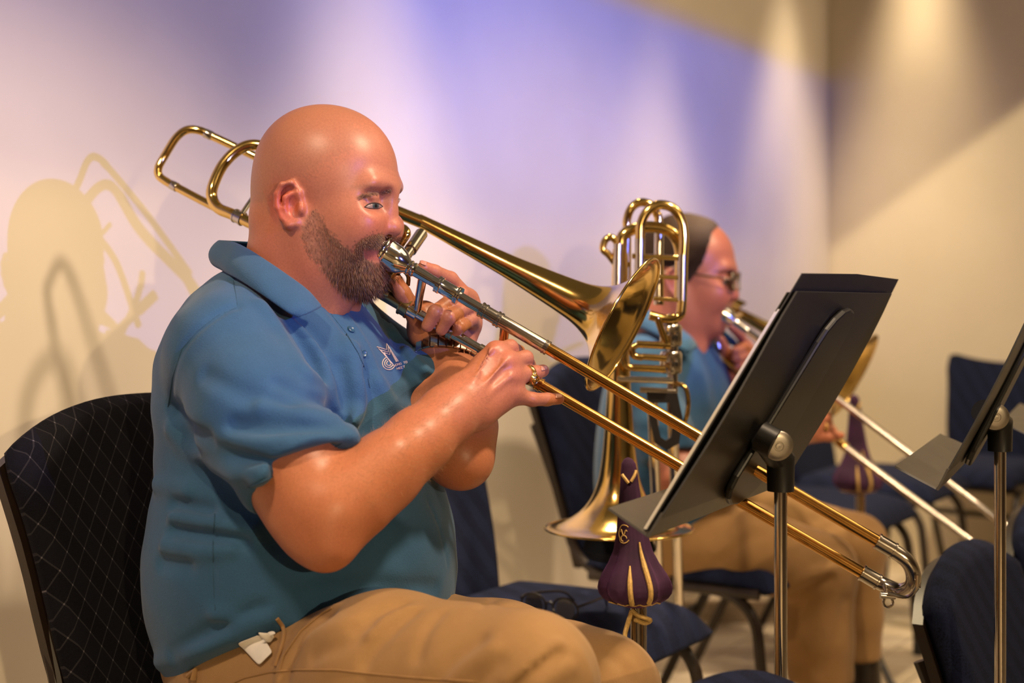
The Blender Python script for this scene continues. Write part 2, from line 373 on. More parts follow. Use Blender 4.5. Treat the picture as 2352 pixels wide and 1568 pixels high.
def chair(label, org, f, z0, fabric, group='stacking chairs in the room', detail=1):
    f = Vector((f[0], f[1], 0)).normalized()
    t = thing('upholstered_chair', label, 'chair', (org[0], org[1], z0), group); tf = lambda p: xf(org, f, p, z0)
    def seat(u, v):
        x = -0.20+u*0.44; y = (v-0.5)*0.47*(0.94+0.06*math.sin(math.pi*min(1, u*1.1)))
        ru = max(0, abs(u-0.5)*2-0.72)/0.28; rv = max(0, abs(v-0.5)*2-0.82)/0.18
        z = 0.428-0.020*max(0, u-0.72)*3-0.012*max(ru, rv)**2+0.006*math.sin(math.pi*u)*math.sin(math.pi*v)
        return (x, y, z), (y, x), (0, 0, 1)
    def seat_h(u, v):
        eu = min(1, min(u, 1-u)/0.12); ev = min(1, min(v, 1-v)/0.09)
        return 0.031*math.sqrt(max(0.02, 1-(1-eu)**2))*math.sqrt(max(0.02, 1-(1-ev)**2))
    pad('seat', seat, seat_h, fabric, t, tf, 18, 18)
    def back(u, v):
        # u: side to side, v: bottom to top; shallow scoop, wide rounded top with soft ears
        y = (u-0.5)*2; zt = 0.865-0.062*abs(y)**2.4; z = 0.40+v*(zt-0.40)
        half = 0.195+0.055*min(1, max(0, (z-0.44)/0.33))+0.006*math.sin(6*v)
        x = -0.215-0.115*((z-0.40)/0.43)**1.1+0.012*y*y*(0.4+0.6*v)
        return (x, y*half, z), (y*half, z), (0.96, 0, 0.26)
    def back_h(u, v):
        eu = min(1, min(u, 1-u)/0.07); ev = min(1, min(v, 1-v)/0.06)
        return 0.024*math.sqrt(max(0.03, 1-(1-eu)**2))*math.sqrt(max(0.03, 1-(1-ev)**2))
    pad('backrest', back, back_h, fabric, t, tf, 26, 26)
    shell = MB()
    V = []
    for i in range(13):
        for j in range(9):
            u = i/12; v = 0.01+0.95*j/8; p, _, n = back(u, v); V.append(tf(Vector(p)-Vector(n)*0.019))
    Fc = [(i*9+j, (i+1)*9+j, (i+1)*9+j+1, i*9+j+1) for i in range(12) for j in range(8)]
    n0 = len(V); V += [v-(f*0.016) for v in V]; Fc += [tuple(k+n0 for k in reversed(q)) for q in Fc]
    ring = [i*9 for i in range(13)]+[12*9+j for j in range(1, 9)]+[i*9+8 for i in range(11, -1, -1)]+[j for j in range(7, 0, -1)]
    Fc += [(ring[k], ring[(k+1) % len(ring)], ring[(k+1) % len(ring)]+n0, ring[k]+n0) for k in range(len(ring))]
    shell.add(V, Fc); shell.build('back_shell', 'frame_brown', t)
    for s in (-1, 1):
        mb = MB(); mb.tube([tf(p) for p in catmull([(0.02, s*0.215, 0.392), (0.13, s*0.216, 0.388), (0.195, s*0.218, 0.345), (0.215, s*0.222, 0.25), (0.235, s*0.228, 0.004)], 6)], 0.0125, 8); fl = mb.build('leg', 'frame_brown', t)
        mb = MB(); mb.tube([tf(p) for p in catmull([(0.10, s*0.215, 0.392), (-0.02, s*0.216, 0.385), (-0.10, s*0.220, 0.30), (-0.25, s*0.226, 0.004)], 6)], 0.0125, 8); rl = mb.build('leg', 'frame_brown', t)
        mb = MB(); mb.tube([tf(p) for p in catmull([(-0.15, s*0.218, 0.385), (-0.235, s*0.205, 0.44), (-0.282, s*0.208, 0.58), (-0.338, s*0.212, 0.72)], 6)], 0.011, 8); mb.build('back_post', 'frame_brown', t)
        mb = MB(); mb.tube([tf((-0.19, s*0.218, 0.392)), tf((0.21, s*0.218, 0.392))], 0.012, 8); mb.build('seat_rail', 'frame_brown', t)
        for (x, y), lg in (((0.235, s*0.228), fl), ((-0.25, s*0.226), rl)):
            mb = MB(); mb.lathe(tf((x, y, 0.0)), (0, 0, 1), [(0, 0.0155), (0.03, 0.0155), (0.034, 0.013)], 10, True); mb.build('foot_cap', 'rubber', lg)
    mb = MB(); mb.tube([tf((0.16, -0.217, 0.375)), tf((0.16, 0.217, 0.375))], 0.010, 8); mb.build('cross_bar', 'frame_brown', t)
    mb = MB(); mb.tube([tf((-0.14, -0.222, 0.245)), tf((-0.14, 0.222, 0.245))], 0.010, 8); mb.build('cross_bar', 'frame_brown', t)
    return t
chair('black diamond-weave upholstered chair the bald trombone player sits on', (-0.262, 1.885), WN, FZ, 'weave_black')
chair('empty navy upholstered chair beside the bald player, eyeglasses lying on its seat', (0.045, 2.52), WN, FZ, 'weave_navy')
chair('navy upholstered chair under the far player with glasses', (0.45, 3.24), WN, FZ, 'weave_navy')
chair('empty navy chair just past the far player, behind the distant purple cover', (0.83, 3.96), WN, FZ, 'weave_navy')
chair('empty navy chair near the room corner, last of the back row', (1.17, 4.56), WN, FZ, 'weave_navy')
chair('empty navy chair against the end wall at right, wide back facing us', (1.60, 4.90), RN, FZ, 'weave_navy')
chair('navy chair back in the lower right, behind the right stand\'s chrome pole', (1.012, 2.135), WN, LZ, 'weave_navy')
chair('navy chair cut off by the right edge of the picture', (1.345, 2.70), WN, LZ, 'weave_navy')
chair('navy chair whose top only peeks over the bottom edge', (0.475, 1.285), WN, LZ, 'weave_navy')
# ================================================================== music stands
def tripod(t, base, z0, h, mat, reach=0.26, rot=0.3):
    for k in range(3):
        a = rot+k*2*math.pi/3; d = Vector((math.cos(a), math.sin(a), 0))
        mb = MB(); mb.tube([Vector((base.x, base.y, z0+h)), Vector((base.x, base.y, z0+h))+d*reach*0.55+Vector((0, 0, -h*0.45)), Vector((base.x, base.y, z0+0.008))+d*reach], 0.008, 8)
        lg = mb.build('leg', mat, t)
        mb = MB(); mb.lathe(Vector((base.x, base.y, z0))+d*reach, (0, 0, 1), [(0, 0.011), (0.016, 0.011)], 10, True); mb.build('foot_cap', 'rubber', lg)
def music_stand(label, BL, wv, uv, z0, pole, knob, papers=False):
    BL = Vector(BL); wv = Vector(wv); uv = Vector(uv); nb = wv.cross(uv).normalized()      # nb: back side of the desk
    t = thing('music_stand', label, 'music stand', (pole.x, pole.y, z0), 'black music stands')
    th = 0.0022
    # desk: slightly bowed sheet with clipped corners
    mb = MB(); n = 10; V = []
    for s in (0, 1):
        for i in range(n+1):
            for j in range(n+1):
                u, v = i/n, j/n; inset = 0.02*max(0, v-0.86)/0.14
                uu = 0.5+(u-0.5)*(1-2*inset)
                V.append(BL+wv*uu+uv*v+nb*(s*th+0.010*math.sin(math.pi*v)*0.5))
    N = (n+1)**2; Fc = []
    for i in range(n):
        for j in range(n):
            a = i*(n+1)+j; Fc += [(a, a+n+1, a+n+2, a+1), (a+N, a+1+N, a+n+2+N, a+n+1+N)]
    ring = [i*(n+1) for i in range(n+1)]+[n*(n+1)+j for j in range(1, n+1)]+[i*(n+1)+n for i in range(n-1, -1, -1)]+[j for j in range(n-1, 0, -1)]
    Fc += [(ring[k], ring[(k+1) % len(ring)], ring[(k+1) % len(ring)]+N, ring[k]+N) for k in range(len(ring))]
    mb.add(V, Fc); mb.build('desk', 'stand_black', t)
    # ledge at the foot of the desk, on the reading side, with a small lip
    un = uv.normalized(); wn = wv.normalized(); lw = 0.056
    a = BL-wn*0.004; b = BL+wv+wn*0.004; o = -nb*lw
    mb = MB(); mb.prism([a, b, b+o-wn*0.012, a+o+wn*0.012], un*0.0025); mb.build('ledge', 'ledge_grey', t, False)
    mb = MB(); mb.prism([a+nb*0.0005, b+nb*0.0005, b+nb*0.0005+un*0.030, a+nb*0.0005+un*0.030], nb*0.0028); mb.build('ledge_flange', 'ledge_grey', t, False)
    # long black bracket on the back
    c0 = BL+wv*0.5+nb*(th+0.004); prof = []
    for k in range(9):
        an = math.pi+math.pi*k/8; prof.append((math.cos(an)*0.075, 0.060+math.sin(an)*0.050))
    for k in range(9):
        an = math.pi*k/8; prof.append((math.cos(an)*0.060, 0.80*uv.length-0.005+math.sin(an)*0.050))
    mb = MB(); mb.prism([c0+wn*x+un*y for x, y in prof], nb*0.009); mb.build('bracket', 'stand_plastic', t, False, bevel=0.003)
    # tilt hinge, knob and pole
    hz = pole.copy(); 
    kn = Vector(knob)
    mb = MB(); mb.tube([kn-nb*((kn-c0).dot(nb)-0.008), kn.lerp(kn-nb*((kn-c0).dot(nb)-0.008), 0.15)], 0.019, 16); mb.build('tilt_hinge', 'stand_plastic', t)
    vd = (Vector((0, 0, CZ))-kn); vd.z = 0; vd = (vd.normalized()*0.9+nb*0.3).normalized()
    mb = MB(); mb.lathe(kn, vd, [(-0.014, 0.008), (-0.003, 0.0160), (-0.001, 0.0182), (0.0015, 0.0182), (0.0030, 0.0165), (0.0042, 0.0110), (0.0044, 0.0060), (0.0034, 0.0055), (0.0034, 0.0040), (0.0048, 0.0035), (0.0050, 0.0005)], 36); k_ = mb.build('knob', 'knob_metal', t)
    top = Vector((pole.x, pole.y, pole.z))
    mb = MB(); mb.tube([kn-nb*0.02, Vector((top.x, top.y, top.z+0.03)), Vector((top.x, top.y, top.z-0.008))], [0.016, 0.018, 0.0165], 16); mb.build('pole_socket', 'stand_plastic', t)
    mb = MB(); mb.tube([Vector((top.x, top.y, top.z)), Vector((top.x, top.y, z0+0.30))], 0.0080, 20); mb.build('inner_pole', 'chrome', t)
    mb = MB(); mb.tube([Vector((top.x, top.y, z0+0.34)), Vector((top.x, top.y, z0+0.10))], 0.0125, 20); mb.build('outer_pole', 'stand_black', t)
    tripod(t, top, z0, 0.20, 'stand_black')
    if papers:
        # folder and sheets leaning on the desk, their upper right edge stepped
        f0 = BL-nb*0.003+un*0.004
        fo = thing('sheet_music', 'sheaf of white sheet music in a black folder on the near stand', 'sheet music', f0)
        def leaf(name, x0, x1, y0, y1, off, mat, jag=0.0):
            pts = [(x0, y0), (x1, y0)]
            if jag:
                for k in range(7):
                    yy = y0+(y1-y0)*(0.62+0.38*k/6); pts.append((x1+(0.004 if k % 2 else -0.003)*jag, yy))
            pts += [(x1, y1), ((x0+x1)/2, y1+0.004), (x0+0.006, y1)]
            m = MB(); m.prism([f0+wn*x+un*y-nb*off for x, y in pts], -nb*0.0012); m.build(name, mat, fo, False)
        Lw = wv.length; Lu = uv.length
        leaf('folder_cover', 0.003, Lw+0.012, 0.0, Lu+0.018, 0.0005, 'folder_black', 1.0)
        for k in range(2): leaf('sheet', 0.001-0.0015*k, Lw*0.93+0.01*(k % 2), 0.001, Lu*0.90-0.004*k, 0.0020+0.0013*k, 'paper')
        leaf('folder_cover', 0.006, Lw*0.96, 0.0, Lu-0.01, 0.0048, 'folder_black')
    return t
s1a = P(1487, 1230, 1.55); s1w = P(1795, 1107, 2.0)-s1a; s1w.z = 0; s1u = P(1822, 668, 1.60)-s1a
music_stand('black music stand in front of the bald player, holding sheet music', s1a, s1w, s1u, FZ, P(1793, 1112, 1.735), P(1787, 1023, 1.70), True)
s2a = P(2150, 1123, 1.75); s2w = P(2238, 1032, 2.2)-s2a; s2w.z = 0; s2u = Vector((0.158, 0.05, 0.275))
music_stand('black music stand at the right edge, empty ledge pointing left', s2a, s2w, s2u, LZ, P(2297, 1022, 1.97), P(2287, 957, 1.935))
off = Vector((0.36, 0.66, -0.0)); p3 = P(2297, 1022, 1.97)+off
music_stand('music stand mostly out of frame, only its ledge tip showing at right', s2a+off, s2w, s2u, LZ, p3, P(2287, 957, 1.935)+off)
# ================================================================== purple drawstring covers on instrument pegs
def bag(label, px, d, ytop, ybot, wbot, z0, gold=True, folds=7):
    sc = d/F; c = P(px, ytop, d); H = (ybot-ytop)*sc; ang0 = random.random()*6
    t = thing('instrument_stand_cover', label, 'cover', (c.x, c.y, c.z-H), 'purple velvet covers')
    prof = [(0.0, 0.02), (0.012, 0.12), (0.04, 0.20), (0.10, 0.235), (0.20, 0.27), (0.35, 0.34), (0.50, 0.41), (0.62, 0.52), (0.70, 0.68), (0.77, 0.86), (0.82, 0.96), (0.86, 1.0), (0.90, 0.97), (0.93, 0.88), (0.96, 0.70), (0.985, 0.45), (1.0, 0.2)]
    segs = 72; V = []; half = wbot*sc/2
    lean = Vector((0.010, 0, 0))
    def pt(tt, rr, a, lift=0.0):
        fold = 1+0.10*min(1, tt*2.2)*math.cos(folds*a+1.3*math.sin(2*a)+ang0)*(0.5+0.5*math.cos(a*2+0.4))+0.02*math.cos(19*a+5*tt)*tt
        r = half*rr*fold*(1+0.10*math.cos(2*a))+lift
        return Vector((c.x+r*math.cos(a)+lean.x*tt, c.y+r*math.sin(a), c.z-H*tt))
    fine = []
    for k in range(len(prof)-1):
        for m_ in range(3): q = m_/3; fine.append((prof[k][0]*(1-q)+prof[k+1][0]*q, prof[k][1]*(1-q)+prof[k+1][1]*q))
    fine.append(prof[-1])
    for tt, rr in fine:
        for k in range(segs): V.append(pt(tt, rr, 2*math.pi*k/segs))
    Fc = [(i*segs+k, i*segs+(k+1) % segs, (i+1)*segs+(k+1) % segs, (i+1)*segs+k) for i in range(len(fine)-1) for k in range(segs)]
    Fc += [tuple(range(segs)), tuple((len(fine)-1)*segs+k for k in range(segs-1, -1, -1))]
    mb = MB(); mb.add(V, Fc); mb.build('velvet_bag', 'velvet', t)
    def radius(tt):
        for k in range(len(prof)-1):
            if prof[k][0] <= tt <= prof[k+1][0]: return prof[k][1]+(prof[k+1][1]-prof[k][1])*(tt-prof[k][0])/(prof[k+1][0]-prof[k][0])
        return prof[-1][1]
    for a, t0, t1 in ((-1.80, 0.70, 0.95), (-1.12, 0.55, 0.94)):
        mb = MB(); mb.tube([pt(tt, radius(tt), a+0.12*(tt-0.8), 0.0012) for tt in np.linspace(t0, t1, 14)], [0.0012+0.0026*min(1, k/5) for k in range(14)], 8); mb.build('gold_piping', 'gold_trim', t)
    for a0, a1, t0, t1 in ((-2.55, -1.75, 0.11, 0.165), (-1.45, -0.55, 0.155, 0.085)):
        mb = MB(); mb.tube([pt(t0+(t1-t0)*q, radius(t0+(t1-t0)*q), a0+(a1-a0)*q, 0.001) for q in np.linspace(0, 1, 9)], 0.0024, 8); mb.build('gold_piping', 'gold_trim', t)
    mb = MB()
    for k in range(26):
        a = 2*math.pi*k/26; mb.tube([pt(0.955+0.012*(k % 2), radius(0.955+0.012*(k % 2)), a, 0.001), pt(0.967-0.012*(k % 2), radius(0.967-0.012*(k % 2)), a+0.24, 0.001)], 0.0011, 6)
    mb.build('gathered_cord', 'gold_trim', t)
    if gold:   # small embroidered monogram
        ce = -2.25; tt0 = 0.50; mb = MB()
        def em(x, y): tt = tt0-y/H; return pt(tt, radius(tt), ce+x/(half*radius(tt)), 0.0012)
        mb.tube([em(0.0105*math.cos(q)*0.9, 0.0125*math.sin(q)) for q in np.linspace(0.9, 5.6, 16)], 0.0008, 6)
        mb.tube([em(-0.006+0.010*q, 0.004*math.sin(q*9)+0.002) for q in np.linspace(0, 1, 12)], 0.0008, 6)
        mb.tube([em(0.004*math.cos(q), -0.006+0.004*math.sin(q)) for q in np.linspace(0, 4.6, 12)], 0.0008, 6)
        mb.build('monogram', 'gold_trim', t)
        mb = MB(); b0 = Vector((c.x-0.006+lean.x, c.y-0.012, c.z-H*1.01))
        mb.tube(catmull([b0, b0+Vector((-0.006, 0, -0.02)), b0+Vector((-0.010, -0.004, -0.034)), b0+Vector((-0.008, -0.004, -0.050))], 5), 0.0034, 8)
        mb.tube(catmull([b0, b0+Vector((0.008, -0.004, -0.006)), b0+Vector((0.020, -0.004, -0.010)), b0+Vector((0.026, 0, -0.014)), b0+Vector((0.018, 0.002, -0.018)), b0+Vector((0.004, -0.002, -0.012))], 5), 0.0032, 8)
        mb.build('drawstring', 'gold_trim', t)
    st = thing('instrument_stand', 'chrome peg stand under the '+('near' if gold else 'distant')+' purple velvet cover', 'stand', (c.x, c.y, z0), 'peg stands')
    x = Vector((c.x+lean.x, c.y, 0))
    mb = MB(); mb.tube([x+Vector((0, 0, c.z-H*0.90)), x+Vector((0, 0, z0+0.18))], 0.0072, 16); mb.build('pole', 'chrome', st)
    mb = MB(); mb.tube([x+Vector((0.011, 0.002, c.z-H*0.94)), x+Vector((0.011, 0.002, z0+0.20))], 0.0052, 12); mb.build('rod', 'chrome' if gold else 'brass', st)
    tripod(st, x, z0, 0.2, 'stand_black', 0.2, 0.9)
bag('purple velvet drawstring cover with gold piping, beside the near music stand', 1443, 2.0, 1050, 1394, 146, FZ)
bag('distant purple velvet cover behind the far player\'s knee', 1962, 3.52, 905, 1135, 98, FZ, False)
# ================================================================== small things
t = thing('eyeglasses', 'folded dark-rimmed eyeglasses lying on the empty navy seat', 'eyeglasses', P(1280, 1398, 2.45))
g0 = P(1262, 1402, 2.42); g0.z = FZ+0.462; gx = Vector((0.80, -0.60, 0)); gy = Vector((0.60, 0.80, 0)); gz = Vector((0, 0, 1))
simple('lens', (0.10, 0.10, 0.13, 1), 0.1, 0, 0.05, 10, 0, 0, 0.8)
for s in (-1, 1):
    mb = MB(); cc = g0+gx*s*0.033+gz*0.018
    mb.tube([cc+gx*0.026*math.cos(q)+gz*0.019*math.sin(q) for q in np.linspace(0, 6.2832, 20)], 0.0018, 8); rim = mb.build('rim', 'glass_frame', t)
    mb = MB(); mb.lathe(cc-gy*0.0006, gy, [(0, 0.0005), (0, 0.019), (0.0012, 0.019), (0.0012, 0.0005)], 16); mb.build('lens', 'lens', rim)
    mb = MB(); mb.tube(catmull([cc+gx*s*0.027+gz*0.008, cc+gx*s*0.030+gy*0.03+gz*0.010, cc+gx*s*0.012+gy*0.10+gz*0.004, cc+gx*s*0.002+gy*0.125-gz*0.014], 6), 0.0022, 8); mb.build('temple', 'glass_frame', t)
mb = MB(); mb.tube(catmull([g0-gx*0.008+gz*0.022, g0+gz*0.026, g0+gx*0.008+gz*0.022], 4), 0.0018, 8); mb.build('bridge', 'glass_frame', t)
c = P(1716, 1572, 2.28); c2 = Vector((c.x, c.y, FZ))
bt = thing('water_bottle', 'bottle with a small green cap, only the cap showing at the bottom edge', 'bottle', c2)
simple('bottle_plastic', (0.55, 0.58, 0.55, 1), 0.15)
hb = c.z-0.03-FZ
mb = MB(); mb.lathe(c2, (0, 0, 1), [(0, 0.002), (0, 0.036), (hb*0.6, 0.036), (hb*0.8, 0.030), (hb*0.93, 0.0135), (hb, 0.0135), (hb, 0.002)], 24); mb.build('bottle_body', 'bottle_plastic', bt)
mb = MB(); mb.lathe((c.x, c.y, c.z-0.03), (0, 0, 1), [(0, 0.015), (0.026, 0.015), (0.030, 0.013), (0.030, 0.002)], 20, True); mb.build('cap', 'green_felt', bt)
# ================================================================== trombones
def bell_part(rim_c, axis, prof, mat, parent, rim_r, segs=96):
    """bell: prof = [(distance back from the rim, radius)], hollow with a rolled rim; axis points out of the bell"""
    a = Vector(axis).normalized(); pr = [(-s, r) for s, r in prof]          # along axis
    # refine with monotone interpolation
    ss = np.array([p[0] for p in prof]); rr = np.array([p[1] for p in prof])
    q = np.unique(np.concatenate([np.linspace(0, ss[1], 6), np.linspace(ss[1], ss[-1], 60)]))
    lr = np.interp(q, ss, np.log(rr))
    for _ in range(3): lr[1:-1] = 0.25*lr[:-2]+0.5*lr[1:-1]+0.25*lr[2:]
    r = np.exp(lr); r[0] = rr[0]
    outer = [(-float(x), float(y)) for x, y in zip(q, r)]
    inner = [(-float(x), max(0.003, float(y)-0.0012)) for x, y in zip(q, r)]
    mb = MB(); mb.lathe(rim_c, a, inner[::-1]+outer, segs); o = mb.build('bell', mat, parent, auto=False)
    u = a.orthogonal().normalized(); v = a.cross(u)
    m2 = MB(); ring = [Vector(rim_c)+(u*math.cos(k*2*math.pi/96)+v*math.sin(k*2*math.pi/96))*(rim_r) for k in range(97)]
    m2.tube(ring, 0.0021, 10, False); m2.build('bell_rim', mat, o)
    return o
def ferrule(c, d, r, L, mat, parent, ring=True, name='ferrule'):
    d = Vector(d).normalized(); pr = [(-L/2, r*0.97), (-L/2+0.0006, r), (L/2-0.0006, r), (L/2, r*0.97)]
    if ring: pr = [(-L/2, r*0.97), (-L/2, r*1.08), (-L/2+0.0022, r*1.08), (-L/2+0.0026, r), (L/2-0.0026, r), (L/2-0.0022, r*1.08), (L/2, r*1.08), (L/2, r*0.97)]
    mb = MB(); mb.lathe(c, d, pr, 28, True); return mb.build(name, mat, parent)
# ---- 1: the near player's trombone
U = lambda x: P(x, 795+0.585*(x-1250), 1.862-0.000105*(x-885))
Lw = lambda x: P(x, 945.6+0.583*(x-1347), 1.905-0.000105*(x-885))
T1 = thing('trombone', 'gold-lacquered trombone played by the bald man, slide pointing down to the right', 'trombone', U(1250))
ax = (U(2000)-U(900)).normalized()
RO = 0.0077
# mouthpiece: rim, cup, shank
mpc = P(874, 575, 1.860); md = (U(1000)-mpc).normalized()
mb = MB(); mb.lathe(mpc, md, [(a*1.08, b*1.12) for a, b in [(0.004, 0.0115), (0.0, 0.0145), (-0.0005, 0.0175), (0.002, 0.0195), (0.0045, 0.0196), (0.006, 0.0182), (0.0085, 0.0178), (0.010, 0.0184), (0.012, 0.0176), (0.022, 0.0170), (0.030, 0.0145), (0.036, 0.0105), (0.0395, 0.0080), (0.041, 0.0092), (0.0425, 0.0092), (0.044, 0.0076), (0.046, 0.0088), (0.048, 0.0088), (0.050, 0.0070), (0.066, 0.0066), (0.075, 0.0062)]], 40)
mb.build('mouthpiece', 'silver', T1)
mb = MB(); mb.tube([U(940), U(1010)], 0.0072, 24); mb.build('mouthpiece_receiver', 'silver', T1)
mb = MB(); mb.tube([U(1006), U(1009), U(1050), U(1054)], [0.0088, 0.0100, 0.0100, 0.0088], 24); mb.build('cork_barrel', 'silver', T1)
ferrule(U(1009), ax, 0.0106, 0.006, 'silver', T1); ferrule(U(1052), ax, 0.0112, 0.005, 'silver', T1)
mb = MB(); mb.tube([U(1050), U(1115)], 0.0068, 24); mb.build('inner_slide_tube', 'silver', T1)
mb = MB(); mb.tube([U(1106), U(1108), U(1252), U(1256)], [0.0072, 0.0088, 0.0088, 0.0079], 24); mb.build('slide_sleeve', 'nickel', T1)
ferrule(U(1110), ax, 0.0095, 0.008, 'nickel', T1); ferrule(U(1254), ax, 0.0089, 0.006, 'nickel', T1)
mb = MB(); mb.tube([U(1250), U(1500), U(1760), U(2030)], RO, 24); mb.build('outer_slide_tube', 'gold_brass', T1)
# lower leg
mb = MB(); mb.tube([Lw(850), Lw(928)], 0.0095, 24); mb.build('neck_tube', 'old_brass', T1)
ferrule(Lw(932), ax, 0.0135, 0.013, 'old_brass', T1, True, 'lock_ring')
mb = MB(); mb.tube([Lw(938), Lw(942), Lw(960)], [0.011, 0.0098, 0.0098], 24); mb.build('cork_barrel', 'silver', T1)
mb = MB(); mb.tube([Lw(955), Lw(1130)], 0.0070, 24); mb.build('inner_slide_tube', 'silver', T1)
ferrule(Lw(1036), ax, 0.0092, 0.007, 'nickel', T1)
mb = MB(); mb.tube([Lw(1100), Lw(1240)], 0.0084, 24); mb.build('slide_sleeve', 'nickel', T1)
ferrule(Lw(1238), ax, 0.0088, 0.008, 'gold_brass', T1)
mb = MB(); mb.tube([Lw(1236), Lw(1500), Lw(1760), Lw(1994)], RO, 24); mb.build('outer_slide_tube', 'gold_brass', T1)
# braces
mb = MB(); mb.tube([U(972), U(970).lerp(Lw(958), 0.5), Lw(957)], [0.0062, 0.0056, 0.0058], 18); mb.build('slide_brace', 'silver', T1)
mb = MB(); mb.tube([U(1161), U(1161).lerp(Lw(1150), 0.25), Lw(1150)], [0.0068, 0.0062, 0.0062], 18); mb.build('slide_brace', 'copper', T1)
ferrule(U(1145), ax, 0.0098, 0.007, 'nickel', T1)
# end bow with water key
e0, e1 = U(2026), Lw(1990)
m0, m1 = P(2082, 1288, 1.735), P(2050, 1352, 1.765)
bow = catmull([e0, U(2046), P(2083, 1287, 1.737), P(2098, 1318, 1.742), P(2094, 1345, 1.752), P(2070, 1356, 1.768), P(2036, 1345, 1.782), Lw(2008), e1], 8)
mb = MB(); mb.tube(bow, 0.0093, 22); ob = mb.build('slide_bow', 'nickel', T1)
ferrule(U(2034), ax, 0.0100, 0.024, 'nickel', T1); ferrule(Lw(1998), ax, 0.0100, 0.024, 'nickel', T1)
mb = MB(); mb.tube([P(2030, 1342, 1.770), P(2036, 1360, 1.765), P(2040, 1374, 1.765)], 0.0026, 10); mb.tube([P(2022, 1366, 1.764), P(2056, 1369, 1.764)], 0.0045, 12)
mb.tube([P(2040, 1383, 1.764)+Vector((0.006*math.cos(q), 0, 0.006*math.sin(q))) for q in np.linspace(0, 6.3, 14)], 0.0017, 8); mb.build('water_key', 'nickel', ob)
mb = MB(); mb.tube(catmull([P(2040, 1362, 1.752), P(2080, 1371, 1.738), P(2104, 1352, 1.730), P(2108, 1320, 1.728)], 6), 0.0022, 8); mb.tube([P(2103, 1344, 1.73), P(2114, 1347, 1.73)], 0.0022, 8); mb.build('key_lever', 'nickel', ob)
# bell section
bc = P(1431, 746, 2.03); bdir = Vector((0.855, -0.295, -0.445)).normalized()
S = 2.03/F
bp = [(0, 170), (6, 158), (16, 131), (28, 108), (40, 91), (60, 73), (93, 57), (122, 49), (170, 43), (250, 35), (330, 28), (440, 22.5), (540, 18), (590, 16)]
bell_part(bc, bdir, [(a*S*0.96, b*S*0.985) for a, b in bp], 'brass', T1, 170*S*0.985)
def BX(px, py, d): return P(px, py, d)
bt0 = bc-bdir*(588*S*0.96)
mb = MB(); mb.tube(catmull([bt0+bdir*0.01, P(760, 424, 2.145), P(640, 353, 2.165), P(588, 333, 2.17), P(548, 344, 2.165), P(512, 379, 2.155), P(489, 428, 2.14), P(488, 456, 2.135), P(503, 479, 2.125), P(538, 494, 2.11), P(600, 524, 2.09)], 8), [0.0098]*17+[0.0086]*64, 20); mb.build('tuning_slide', 'brass', T1)
ferrule(P(549, 499, 2.107), P(600, 524, 2.09)-P(538, 494, 2.11), 0.0100, 0.015, 'nickel', T1)
mb = MB(); mb.tube([P(555, 492, 2.10), P(588, 444, 2.15), P(602, 424, 2.165)], 0.0042, 14); mb.build('bell_brace', 'silver', T1)
mb = MB(); mb.tube([P(598, 523, 2.09), P(720, 588, 2.03), Lw(855)], 0.0090, 18); mb.build('neck_tube', 'old_brass', T1)
# attachment loop at the back
mb = MB(); mb.tube(catmull([P(900, 520, 2.20), P(700, 417, 2.23), P(596, 364, 2.24), P(484, 311, 2.25), P(455, 299, 2.25), P(428, 299, 2.25), P(404, 317, 2.25), P(378, 358, 2.25), P(364, 385, 2.245), P(366, 404, 2.245), P(384, 418, 2.24), P(406, 430, 2.235), P(490, 474, 2.215), P(600, 528, 2.19), P(800, 640, 2.10)], 8), 0.0066, 18); mb.build('attachment_loop', 'brass', T1)
ferrule(P(479, 309, 2.25), P(490, 315, 2.25)-P(470, 306, 2.25), 0.0075, 0.013, 'nickel', T1, False)
ferrule(P(400, 427, 2.237), P(420, 437, 2.23)-P(390, 421, 2.24), 0.0075, 0.013, 'nickel', T1, False)
# crook and braces beside the mouth, thumb trigger
mb = MB(); mb.tube(catmull([P(860, 640, 2.0), P(900, 588, 2.0), P(925, 552, 2.0), P(934, 536, 2.0), P(926, 524, 2.01), P(905, 520, 2.03), P(870, 500, 2.06)], 7), 0.0062, 16); mb.build('attachment_crook', 'brass', T1)
ba = P(968, 537, 2.03); bb = P(910, 622, 1.95)
mb = MB(); mb.tube([ba, ba.lerp(bb, 0.45), ba.lerp(bb, 0.46), bb], [0.0092, 0.0092, 0.0072, 0.0072], 18); mb.build('bell_brace', 'nickel', T1)
mb = MB(); mb.tube(catmull([P(876, 660, 1.91), P(890, 645, 1.885), P(902, 628, 1.878), P(918, 617, 1.88), P(930, 624, 1.89), P(938, 636, 1.90), P(937, 655, 1.905)], 6), [0.0028]*8+[0.0042]*14+[0.003]*15, 10); mb.build('thumb_trigger', 'old_brass', T1)
mb = MB(); mb.tube([P(872, 668, 1.90), P(893, 676, 1.90)], 0.006, 12); mb.tube([P(878, 650, 1.92), P(884, 672, 1.90)], 0.0022, 8); mb.build('trigger_linkage', 'old_brass', T1)
